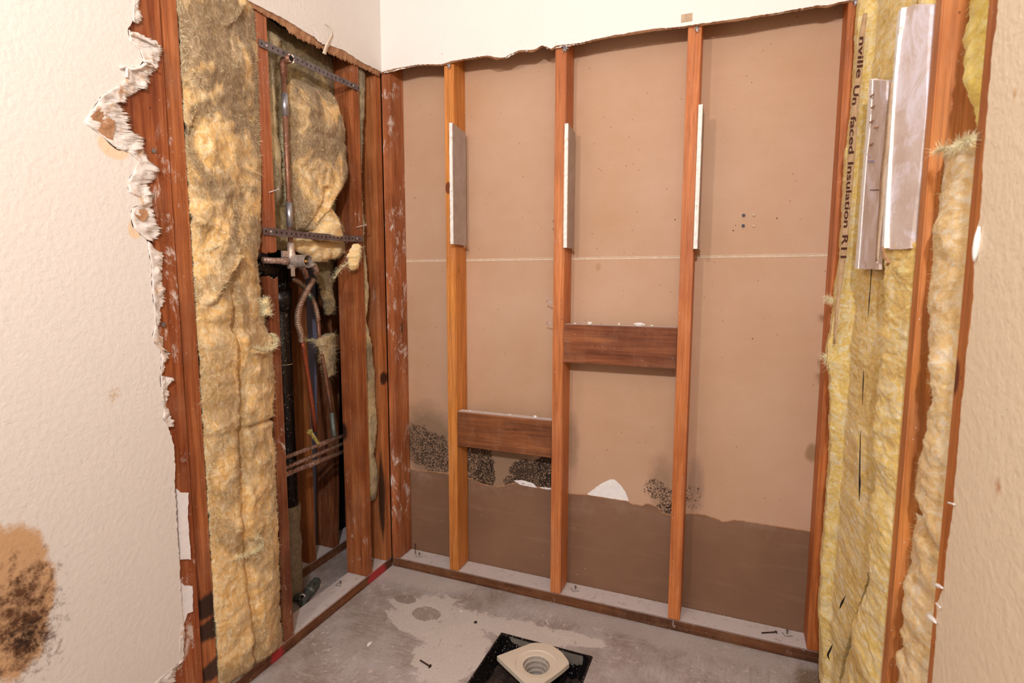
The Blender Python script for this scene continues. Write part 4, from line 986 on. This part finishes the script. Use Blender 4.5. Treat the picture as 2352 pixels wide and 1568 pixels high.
# ================================================================ PLUMBING
def ypx(py, x, y): 
    return P(*(lambda q: q)( (670, py)), 0, x).z
zz = lambda px, py, x: P(px, py, 0, x).z
px_ = -.014; py_ = P(658, 330, 0, px_).y
R = empty('shower_riser', (px_, py_, 1.20), 'upright copper shower riser with chrome valve sleeve, in the open bay of the left wall', 'shower plumbing')
def tube_part(name, pts, rad, mat, parent, n=16, label=None, nested=False, sm=True):
    b = MB(); b.tube(pts, rad, n); return (b.put2 if nested else b.put)(name, mat, parent, smooth=sm, label=label)
zt_ = zz(652, 150, px_); zv = zz(690, 601, px_)
tube_part('riser_pipe', [(px_, py_, zv), (px_, py_, zt_+.004)], .0075, 'copper', R)
for (ya, yb) in ((215, 266), (463, 520)):
    tube_part('coupling', [(px_, py_, zz(652, yb, px_)), (px_, py_, zz(652, ya, px_))], .0095, 'solder', R, label='shiny silver coupling')
zt2 = zz(654, 144, 0)
b = MB(); b.tube([(px_, py_, zt_-.03), (px_, py_, zt_+.002), (px_+.004, py_, zt_+.010), (px_+.016, py_, zt_+.014), (px_+.030, py_, zt_+.014)], [.010, .0105, .012, .012, .012], 18)
el = b.put('elbow', 'copper', R, smooth=True)
b = MB()
for k in range(26):
    a0 = 2*math.pi*k/26; rr = .0125+.0018*math.sin(k*2.7); b.v.append(Vector((px_+.031+.002*math.sin(k*5), py_+rr*math.cos(a0), zt_+.014+rr*math.sin(a0))))
for k in range(26):
    a0 = 2*math.pi*k/26; b.v.append(Vector((px_+.029, py_+.0075*math.cos(a0), zt_+.014+.0075*math.sin(a0))))
b.f = [(k, (k+1) % 26, 26+(k+1) % 26, 26+k) for k in range(26)]
b.put2('thread_ring', 'gypedge', el, label='crusted white thread around the outlet')
b = MB(); b.tube([(px_+.0305, py_, zt_+.014), (px_+.0312, py_, zt_+.014)], .0078, 16); b.put2('outlet_bore', 'charcoal', el)
# valve
tube_part('valve_body', [(px_, py_, zv-.022), (px_, py_, zv+.022), (px_, py_, zv+.03), (px_, py_, zv+.055)], [.013, .013, .011, .010], 'brass', R, label='lime-crusted brass body')
tube_part('side_port', [(px_-.002, -.568, zv), (px_-.002, -.50, zv), (px_-.002, -.497, zv), (px_-.002, -.478, zv), (px_-.002, -.475, zv), (px_, py_, zv)], [.009, .009, .012, .012, .010, .012], 'copper2', R)
tube_part('side_port', [(px_, py_, zv), (px_-.01, -.415, zv-.012), (px_-.012, -.395, zv-.03), (px_-.012, -.388, zv-.05)], [.010, .009, .009, .0085], 'copper2', R)
b = MB(); n = 28; xa, xb, ro, ri = px_+.004, .046, .0195, .0175
for (x, r__) in ((xa, ro), (xb, ro), (xb, ri), (xa+.01, ri)):
    for k in range(n):
        t = 2*math.pi*k/n; b.v.append(Vector((x, py_+.006+r__*math.cos(t), zv+r__*math.sin(t))))
for s_ in range(3):
    for k in range(n): b.f.append((s_*n+k, s_*n+(k+1) % n, (s_+1)*n+(k+1) % n, (s_+1)*n+k))
b.f.append(tuple(range(n))); b.f.append(tuple(range(3*n, 4*n))[::-1])
sl = b.put('valve_sleeve', 'chrome', R, smooth=False, label='open chrome sleeve pointing into the room')
tube_part('cartridge', [(px_+.02, py_+.006, zv), (.030, py_+.006, zv), (.031, py_+.006, zv), (.040, py_+.006, zv)], [.007, .007, .004, .004], 'cart', sl, nested=True, label='brass stem inside the sleeve')
b = MB(); b.box(px_-.004, px_+.004, py_-.036, py_-.014, zv+.012, zv+.030); b.put('bracket', 'brass', R); b = MB(); b.box(px_+.006, px_+.014, py_-.010, py_-.002, zv-.045, zv-.012); b.put('bracket', 'brass', R)
# corrugated connectors
def corrug(pts, r0, name, mat, parent):
    sp_ = smooth_path(pts, 14); L = [0]
    for i in range(1, len(sp_)): L.append(L[-1]+(sp_[i]-sp_[i-1]).length)
    N = int(L[-1]/.0012); out = []; k = 0
    for i in range(N):
        t = L[-1]*i/(N-1)
        while k < len(L)-2 and L[k+1] < t: k += 1
        out.append(sp_[k].lerp(sp_[k+1], (t-L[k])/max(1e-9, L[k+1]-L[k])))
    b = MB(); b.tube(out, [r0*(1+.26*math.cos(2*math.pi*i*.0012/.0062)) for i in range(N)], 14)
    return b.put(name, mat, parent, smooth=True)
def fl(lst): return [P(a, c, 0, x) for a, c, x in lst]
top1 = fl([(722, 612, -.040), (726, 624, -.042), (721, 640, -.046), (708, 662, -.055), (697, 683, -.065), (688, 705, -.075), (684, 725, -.085), (685, 745, -.092), (691, 765, -.098), (693, 785, -.10)])
r3 = empty('supply_pipe', tuple(P(722, 965, 0, -.115)), 'corrugated copper connector curving left below the valve to a reddish pipe', 'supply pipe')
tube_part('elbow', fl([(715, 606, -.038), (722, 611, -.040), (726, 620, -.042), (724, 632, -.044)]), .010, 'copper2', r3)
corrug(top1[2:], .0088, 'corrugated_tube', 'flex', r3)
tube_part('pipe', fl([(694, 782, -.10), (697, 800, -.102), (708, 870, -.108), (718, 935, -.113), (724, 990, -.118)]), .0075, 'copperred', r3, label='reddish rusted straight pipe')
r3 = empty('supply_pipe', tuple(P(765, 1003, 0, -.12)), 'second corrugated connector leading right to a pipe ending in green corrosion', 'supply pipe')
corrug(fl([(672, 641, -.14), (684, 646, -.138), (697, 658, -.135), (708, 672, -.13), (718, 688, -.126), (725, 706, -.124), (729, 722, -.122), (731, 736, -.12)]), .0078, 'corrugated_tube', 'flex', r3)
tube_part('pipe', fl([(730, 730, -.12), (733, 770, -.12), (742, 830, -.12), (752, 890, -.12), (762, 947, -.12)]), .0072, 'copper', r3)
tube_part('coupling', fl([(762, 947, -.12), (766, 990, -.115), (768, 1002, -.11)]), .0088, 'verdigris', r3, label='blue-green corroded coupling')
# three horizontal pipes
for (za, zb_, lab, s_) in ((.567, .563, 'topmost of the three horizontal copper pipes crossing the open bay', 0), (.530, .533, 'middle one of the three horizontal copper pipes crossing the open bay', 1), (.507, .499, 'lowest and thickest of the three horizontal copper pipes crossing the open bay', 2)):
    xx = -.105-.004*s_; rad = .0070+.0012*(s_ == 2)
    root = empty('copper_pipe', (xx, -.35, za-.01), lab, 'copper pipe')
    tube_part('pipe', [(xx, -.60, za), (xx, -.43, za), (xx, -.28, (za+zb_)/2), (xx, -.10, zb_)], rad, 'copper2', root)
    c0 = (-.25, -.47, -.29)[s_]; zc = za+(zb_-za)*(c0+.43)/.33 if c0 > -.43 else za
    tube_part('coupling', [(xx, c0-.03, zc), (xx, c0-.028, zc), (xx, c0+.028, zc), (xx, c0+.03, zc)], [rad, rad+.002, rad+.002, rad], 'copper2', root)
    if s_ == 2: tube_part('coupling', [(xx, -.44, za), (xx, -.438, za), (xx, -.40, za), (xx, -.398, za)], [rad, rad+.002, rad+.002, rad], 'copper2', root)
# wood wedge stuck behind the pipes
b = MB(); a_, c_ = P(711, 990, 0, -.095), P(731, 1018, 0, -.092); sd = Vector((0, .006, .004))
b.tube([a_, a_.lerp(c_, .12), c_], [.011, .0075, .006], 6); b.put('wood_wedge', 'wedge', label='short yellow-green wooden peg wedged above the horizontal pipes', cat='wood peg')
# black drain stack
sx, sy = -.20, -.328
R = empty('drain_stack', (sx, sy, .04), 'black plastic drain stack standing in the left cavity, foot wrapped in grey paper', 'drain pipe')
tube_part('stack_pipe', [(sx, sy, .30), (sx, sy, 1.36)], .031, 'abs', R, n=28)
tube_part('hub', [(sx, sy, .98+.06), (sx, sy, .98+.0605), (sx, sy, 1.115), (sx, sy, 1.116)], [.031, .038, .038, .031], 'abs', R, n=28)
tube_part('branch', [(sx, sy, 1.16), (sx+.04, sy-.09, 1.18), (sx+.07, sy-.18, 1.18), (sx+.072, sy-.23, 1.175)], [.030, .030, .030, .030], 'abs', R, n=24)
tube_part('branch_hub', [(-.115, -.52, 1.06), (-.115, -.52, 1.17)], [.036, .036], 'abs', R, n=24)
tube_part('clamp_wire', [(sx, sy, .855), (sx, sy, .857)], .0318, 'plugwhite', R, n=28, label='thin pale wire around the pipe')
b = MB(); pts = [(sx+.002*math.sin(i), sy, .012+.34*i/14) for i in range(15)]; b.tube(pts, [.036+.002*math.sin(i*1.7)+(.003 if i > 12 else 0) for i in range(15)], 22)
b.put('paper_wrap', 'wrap', R, smooth=True, label='loose grey paper sleeve')
# fitting lying on the floor of the cavity
R = empty('pipe_fitting', (-.15, -.31, .0), 'grey-green metal pipe tee lying on the cavity floor at the foot of the black stack', 'pipe fitting')
c0 = P(706, 1366, 2, .02); d1 = (P(727, 1333, 2, .02)-c0)
b = MB(); b.tube([c0-d1*.5, c0+d1*.15, c0+d1*.2, c0+d1*.75, c0+d1*.8, c0+d1], [.013, .013, .019, .019, .015, .015], 10); b.put('barrel', 'verdigris', R)
c1 = P(694, 1371, 2, .03); out = (Vector(CAM)-c1).normalized()
b = MB(); b.tube([c1-out*.02, c1, c1+out*.004], [.014, .014, .011], 18); q_ = b.put('outlet', 'verdigris', R)
b = MB(); b.tube([c1+out*.0035, c1+out*.0050], [.0075, .0070], 16); b.put2('bore', 'charcoal', q_)
b = MB(); b.tube([c1+out*.0040+Vector((.0, 0, 0)), c1+out*.0045], [.0108, .0105], 18, True); b.put2('rim', 'nail', q_)
c2 = P(678, 1368, 2, .02); b = MB(); b.tube([c2+Vector((-.03, -.03, 0)), c2, c1], [.016, .016, .012], 12); b.put('arm', 'verdigris', R)
tube_part('handle', [P(700, 1352, 2, .035), P(712, 1350, 2, .04), P(722, 1340, 2, .04)], [.003, .003, .003], 'verdigris', R, n=8)

# ================================================================ STRAPS AND NAILS
def strap(pa, pb, x, wd, label, sag, lab2):
    a_ = P(*pa, 0, x); c_ = P(*pb, 0, x); n = 40; V = []; F = []; uv = []; L = (c_-a_).length
    for i in range(n+1):
        t = i/n; p = a_.lerp(c_, t)+Vector((.0015*math.sin(t*7), 0, -sag*math.sin(math.pi*t)))
        for s_ in (-1, 1):
            V.append(p+Vector((0, 0, s_*wd/2))); uv.append((t*L/.019, (s_+1)/2))
    for i in range(n): F.append((2*i, 2*i+1, 2*i+3, 2*i+2))
    root = empty('perforated_strap', tuple(a_.lerp(c_, .5)), label, 'metal strap')
    o = link('strap', V, F, 'strap', root, uv=uv); o.modifiers.new('s', 'SOLIDIFY').thickness = .0012
    for t in (.06, .93):
        p = a_.lerp(c_, t); b = MB(); b.tube([p, p+Vector((.003, 0, 0)), p+Vector((.0035, 0, 0))], [.0035, .0035, .001], 10); b.put('nail_head', 'nail', root, label=lab2)
strap((594, 97), (824, 203), .0030, .020, 'upper perforated steel strap slanting across the open bay above the round lump', .0, 'small nail head')
strap((604, 530), (832, 549), .0030, .021, 'lower perforated steel strap crossing the open bay above the shower valve', .003, 'small nail head')
def nail(p, d, L, mat, label, r=.0016, head=.004, group=None, cat='nail', tip=True):
    p = Vector(p); d = Vector(d).normalized(); root = None
    b = MB(); b.tube([p, p+d*.0012, p+d*.0013, p+d*L*.92, p+d*L], [head, head, r, r, r*.3], 10)
    return b.put('nail', mat, label=label, cat=cat, group=group)
def npx(tip, head, ax, v, dv, mat, label, **k):
    a_ = P(*head, ax, v+dv); c_ = P(*tip, ax, v); nail(a_, c_-a_, (c_-a_).length, mat, label, **k)
npx((617, 442), (641, 434), 0, 0, .02, 'nail', 'pale bent nail sticking out of the upper broken stud')
npx((818, 522), (841, 516), 0, 0, .02, 'nail', 'pale nail sticking out beside the right end of the lower strap')
nail(P(1256, 691, 1, .030), (.05, .0, -.018), .034, 'nail', 'upper one of the two white nails left of the middle stud', head=.005, r=.0018)
nail(P(1256, 741, 1, .030), (.05, .0, -.010), .034, 'nail', 'lower one of the two white nails left of the middle stud', head=.005, r=.0018)
nail((.075, .055, .080), (0, 0, -1), .045, 'rustynail', 'dark nail standing upright on the back sill near the corner', head=.0035)
a_ = P(1783, 1451, 2, .041); c_ = P(1748, 1453, 2, .041); nail(a_, c_-a_, .05, 'rustynail', 'dark nail lying on the back sill near the right corner', head=.005, r=.0022)
a_ = P(988, 1530, 2, .004); c_ = P(964, 1515, 2, .003); nail(a_, c_-a_, (c_-a_).length, 'rustynail', 'rusty nail lying in the pale splash on the floor', head=.006, r=.0024)
nail(P(354, 346, 0, .003), (-1, 0, 0), .01, 'steel', 'round screw head on the broad stud behind the torn hole', head=.0055)
nail(P(376, 745, 0, .006), (-1, 0, 0), .01, 'steel', 'bright screw head halfway down the torn edge of the left wall', head=.006)
def anchor(cx, cy, label, ang=.4):
    root = empty('anchor_washer', (cx, cy, .038), label, 'anchor washer')
    rot = Matrix.Rotation(ang, 3, 'Z'); b = MB(); b.box(cx-.012, cx+.012, cy-.012, cy+.012, .0382, .0405, rot); b.put('washer', 'dustcrumb', root)
    b = MB(); c, s_ = math.cos(ang), math.sin(ang)
    def rp(x, y, z): return Vector((cx+x*c-y*s_, cy+x*s_+y*c, z))
    b.tube([rp(-.012, .006, .0408), rp(-.012, -.012, .0408), rp(.012, -.012, .0408)], .0009, 6); b.put('washer_edge', 'rustynail', root)
    b = MB(); b.tube([(cx, cy, .0400), (cx, cy, .050), (cx, cy, .0502), (cx, cy, .052)], [.0025, .0025, .0042, .0042], 10); b.put('pin', 'steel', root)
anchor(.100, .045, 'square washer and pin on the back sill beside the upright nail')
anchor(.748, .048, 'square washer and pin on the back sill right of the middle stud')
anchor(1.432, .058, 'square washer and pin on the back sill near the right corner')
anchor(-.040, -.075, 'square washer and pin on the left sill beside the burnt stud', .1)
anchor(-.055, -.245, 'square washer and pin on the left sill below the copper pipes', .1)
def plug(px, py, mat, label, r=.0045, group=None):
    c = P(px, py, 1, .083); root = empty('wall_plug', tuple(c), label, 'wall plug', group)
    b = MB(); b.tube([c+Vector((0, .006, 0)), c+Vector((0, .001, 0)), c], [r*.8, r, r*.7], 10); b.put('plug_body', mat, root)
    b = MB()
    for k in range(5):
        t = k*1.26; b.tube([c+Vector((r*.4*math.cos(t), 0, r*.4*math.sin(t))), c+Vector((r*1.1*math.cos(t), -.003, r*1.1*math.sin(t)-.001))], [.0013, .0005], 6)
    b.put('split_tip', 'steel' if mat == 'screwblue' else mat, root)
plug(1708, 494, 'screwblue', 'upper blue wall plug poking through the tan board')
plug(1707, 518, 'screwblue', 'lower blue wall plug poking through the tan board')
plug(1731, 493, 'plugwhite', 'upper small white wall plug right of the blue ones', .003)
plug(1731, 518, 'plugwhite', 'lower small white wall plug right of the blue ones', .0025)
plug(1273, 507, 'screwblue', 'upper blue wall plug half hidden behind the middle stud', .004)
plug(1273, 525, 'screwblue', 'lower blue wall plug half hidden behind the middle stud', .004)
# crumpled metal fasteners where the studs meet the cut
for (px, py, lab, r__) in ((1031, 151, 'silvery drywall screw at the head of the golden stud', .006), (1298, 110, 'shredded silvery screw at the head of the middle stud', .010), (1601, 66, 'dull screw at the head of the stud left of the wall plugs', .006), (1968, 3, 'crusted screw at the head of the right corner stud', .008)):
    c = P(px, py, 1, -.006); rr = random.Random(px); V = []; F = []
    bm = bmesh.new(); bmesh.ops.create_icosphere(bm, subdivisions=2, radius=r__)
    for v in bm.verts: v.co = v.co*(1+.5*noise.noise(v.co*300+c*10)); v.co.y *= .6
    bm.verts.index_update(); V = [v.co+c for v in bm.verts]; F = [tuple(v.index for v in f.verts) for f in bm.faces]; bm.free()
    root = empty('drywall_screw', tuple(c), lab, 'screw'); link('crusted_head', V, F, 'steel', root)
    b = MB()
    for k in range(8):
        t = rr.uniform(0, 6.28); q = Vector((math.cos(t), -.4, math.sin(t)-.2)); b.tube([c+q*r__*.6, c+q*r__*1.5], [.0012, .0004], 5)
    b.put('shreds', 'nail', root); b = MB(); b.tube([c, c+Vector((0, .02, 0))], .0018, 8); b.put('shank', 'rustynail', root)

# plaster chips
def chip(c, s, label, seed, group=None, mat='white'):
    bm = bmesh.new(); bmesh.ops.create_icosphere(bm, subdivisions=2, radius=1)
    for v in bm.verts:
        k = 1+.45*noise.noise(v.co*1.6+Vector((seed*3.3, 0, 0))); v.co = Vector((v.co.x*s[0]*k, v.co.y*s[1]*k, v.co.z*s[2]*k))
    z0 = min(v.co.z for v in bm.verts); bm.verts.index_update()
    V = [Vector((v.co.x, v.co.y, v.co.z-z0))+Vector(c) for v in bm.verts]; F = [tuple(v.index for v in f.verts) for f in bm.faces]; bm.free()
    return link('plaster_chip', V, F, mat, label=label, cat='plaster chip', group=group)
zt3 = .9982
for (px, s, lab) in ((1321, (.004, .004, .002), 'flat plaster flake at the left end of the upper dark red board'), (1355, (.0075, .006, .005), 'small white plaster lump near the left end of the upper dark red board'), (1422, (.003, .004, .0045), 'tiny plaster bit mid way along the upper dark red board'),
                     (1468, (.018, .009, .006), 'largest white plaster chip on the upper dark red board'), (1498, (.005, .005, .0025), 'plaster crumb right of the largest chip on the upper dark red board')):
    p = P(px, 745, 1, .018); chip((p.x, .016, zt3), s, lab, px)
for (px, s, lab) in ((1172, (.006, .006, .002), 'flat plaster chip mid way on the lower brown board'), (1229, (.006, .005, .005), 'plaster crumb near the right end of the lower brown board'), (1080, (.004, .004, .002), 'speck of plaster at the left end of the lower brown board')):
    p = P(px, 950, 1, .018); chip((p.x, .018, .6632), s, lab, px)
p = P(849, 1480, 2, 0); chip((p.x, p.y, .0003), (.006, .012, .003), 'white plaster flake on the floor near the left sill', 8)
p = P(1092, 1430, 2, 0); chip((p.x, p.y, .0003), (.006, .006, .002), 'small grey stone on the floor above the drain pit', 9, mat='debris')
p = P(1060, 1405, 2, 0); chip((p.x, p.y, .0003), (.005, .004, .002), 'pale chip on the floor in the spilled compound', 10)
# crumbs of gypsum dust along the sills and floor
rr = random.Random(99); V = []; F = []
def crumb(c, r):
    k = len(V); q = [Vector((rr.uniform(.5, 1)*r*a, rr.uniform(.5, 1)*r*b_, rr.uniform(.5, 1)*r*cz)) for a, b_, cz in ((1, 0, 0), (-1, 0, 0), (0, 1, 0), (0, -1, 0), (0, 0, 1.4), (0, 0, -.2))]
    V.extend([Vector(c)+v for v in q]); F.extend([tuple(k+i for i in f) for f in ((0, 2, 4), (2, 1, 4), (1, 3, 4), (3, 0, 4), (2, 0, 5), (1, 2, 5), (3, 1, 5), (0, 3, 5))])
for i in range(700): crumb((rr.uniform(.04, 1.48), .087-abs(rr.gauss(0, .008)), .0385), rr.uniform(.0006, .0018))
for i in range(500): crumb((rr.uniform(.04, 1.48), rr.uniform(.002, .086), .0385), rr.uniform(.0005, .0013))
for i in range(400): crumb((-rr.uniform(.002, .087), rr.uniform(-.8, -.01), .0385), rr.uniform(.0005, .0014))
for i in range(700): crumb((rr.uniform(.0, 1.5), -abs(rr.gauss(0, .05))-.001, .0002), rr.uniform(.0005, .0016))
for i in range(700): crumb((rr.uniform(.0, 1.5), rr.uniform(-.75, 0), .0002), rr.uniform(.0004, .0014))
V2 = [v for v in V]
keep = []
for f in F:
    c = V[f[0]]
    if not (hx0-.01 < c.x < hx1+.01 and hy0-.01 < c.y < hy1+.01): keep.append(f)
link('plaster_dust', V, keep, 'dustcrumb', label='scatter of fine white plaster crumbs over the sills and the floor', cat='dust', kind='stuff')

# ================================================================ DRAIN PIT
R = empty('drain_box', ((hx0+hx1)/2, (hy0+hy1)/2, 0), 'open square black plastic drain pit set in the concrete floor', 'drain box')
t = .006; b = MB(); g = .0008
def rrect(x0, x1, y0, y1, r, n=5):
    out = []
    for cx, cy, a0 in ((x1-r, y1-r, 0), (x0+r, y1-r, 90), (x0+r, y0+r, 180), (x1-r, y0+r, 270)):
        for i in range(n+1):
            a = math.radians(a0+90*i/n); out.append((cx+r*math.cos(a), cy+r*math.sin(a)))
    return out
o_ = rrect(hx0+g, hx1-g, hy0+g, hy1-g, .004); i_ = rrect(hx0+t, hx1-t, hy0+t, hy1-t, .022); n = len(o_); V = []
for (pl, z) in ((o_, -.12), (o_, .0025), (i_, .0025), (i_, -.10)):
    V += [(x, y, z) for x, y in pl]
F = [(s_*n+k, s_*n+(k+1) % n, (s_+1)*n+(k+1) % n, (s_+1)*n+k) for s_ in range(3) for k in range(n)]+[tuple(range(3*n, 4*n))]
link('box_wall', V, F, 'abs', R)
# rubble in the bottom, ribs, grey glue smears on the rear wall
N = 34; V = []; F = []
for i in range(N+1):
    for j in range(N+1):
        x = hx0+t+(hx1-hx0-2*t)*i/N; y = hy0+t+(hy1-hy0-2*t)*j/N
        V.append((x, y, -.085+.02*noise.fractal(Vector((x*22, y*22, 1)), .8, 2, 4)+.02*(1 if x < hx0+.10 else 0)*max(0, 1-abs(x-hx0-.05)/.05)))
for i in range(N):
    for j in range(N): k = i*(N+1)+j; F.append((k, k+1, k+N+2, k+N+1))
link('rubble', V, F, 'debris', R, label='dark crumbly debris in the bottom')
for xr in (.69, .80): 
    b = MB(); b.box(xr, xr+.003, hy0+t, hy1-t, -.08, -.035); b.put('rib', 'abs', R)
V, F = ribbon([(hx0+.03, .0), (hx0+.10, -.002), (hx0+.17, -.001)], [(hx0+.04, -.014), (hx0+.09, -.030), (hx0+.15, -.008)], 30, 4, 1, hy1-t-.001, hy1-t-.003, .001, 3)
link('glue_smear', V, F, 'glue', R, label='grey smear of glue')
V, F = ribbon([(hx1-.12, .0), (hx1-.06, -.002), (hx1-.03, -.001)], [(hx1-.11, -.03), (hx1-.06, -.036), (hx1-.03, -.028)], 30, 4, 1, hy1-t-.001, hy1-t-.003, .001, 4)
link('glue_smear', V, F, 'glue', R, label='grey smear of glue')
# cream drain flange
zf = .004
R = empty('shower_drain', tuple(P(1232, 1525, 2, zf)), 'cream plastic shower drain flange with a round threaded hole, tilted in the black pit', 'drain')
out = [P(*p, 2, zf) for p in ((1141, 1506), (1162, 1498), (1183, 1490), (1220, 1476), (1232, 1475), (1244, 1476), (1258, 1478), (1270, 1482), (1291, 1497), (1304, 1514), (1308, 1522), (1291, 1537), (1271, 1552), (1251, 1566), (1232, 1582), (1207, 1568), (1180, 1543), (1158, 1522))]
C0 = P(1232, 1525, 2, zf); rh = (P(1262, 1527, 2, zf)-P(1202, 1527, 2, zf)).length/2; rg = rh*1.55
NA = 72
def at_ang(a):
    d = Vector((math.cos(a), math.sin(a))); best = None
    for p, q in zip(out, out[1:]+out[:1]):
        p2 = Vector((p.x-C0.x, p.y-C0.y)); e = Vector((q.x-p.x, q.y-p.y)); den = d.x*e.y-d.y*e.x
        if abs(den) < 1e-12: continue
        t_ = (p2.x*e.y-p2.y*e.x)/den; u_ = (p2.x*d.y-p2.y*d.x)/den
        if t_ > 0 and -1e-6 <= u_ <= 1+1e-6: best = t_ if best is None else min(best, t_)
    return best or .08
prof = []
for k in range(NA):
    a = 2*math.pi*k/NA; ro_ = at_ang(a); col_ = [(ro_-.001, zf-.016), (ro_, zf-.014), (ro_, zf-.001), (ro_-.0015, zf+.0006), (max(rg+.004, ro_*.8), zf+.001), (min(rg+.002, ro_-.003), zf+.001), (rg, zf-.0016), (rg-.0025, zf-.001), (rh+.004, zf-.002), (rh+.001, zf-.003)]
    prof.append([Vector((C0.x+r__*math.cos(a), C0.y+r__*math.sin(a), z)) for r__, z in col_])
V = [v for c in prof for v in c]; w_ = len(prof[0]); F = [(k*w_+j, k*w_+j+1, ((k+1) % NA)*w_+j+1, ((k+1) % NA)*w_+j) for k in range(NA) for j in range(w_-1)]
link('flange_plate', V, F, 'flange', R, smooth=False)
V = []; tp = [(rh+.001, zf-.003)]
for s_ in range(3):
    zz_ = zf-.012-.014*s_; rr_ = rh-.0015-.0028*s_
    tp += [(rr_+.001, zz_), (rr_-.0045, zz_-.0015), (rr_-.0048, zz_-.005), (rr_-.001, zz_-.007)]
tp += [(rh-.011, zf-.062)]
for k in range(NA):
    a = 2*math.pi*k/NA
    for r__, z in tp: V.append(Vector((C0.x+r__*math.cos(a), C0.y+r__*math.sin(a), z)))
w_ = len(tp); F = [(k*w_+j, k*w_+j+1, ((k+1) % NA)*w_+j+1, ((k+1) % NA)*w_+j) for k in range(NA) for j in range(w_-1)]
F.append(tuple(k*w_+w_-1 for k in range(NA)))
link('threaded_throat', V, F, 'flangein', R, smooth=False, label='grey-white screw thread inside the hole', mats=['charcoal'], fmat=[0]*(len(F)-1)+[1])  # bottom face painted near-black for the shade down the throat
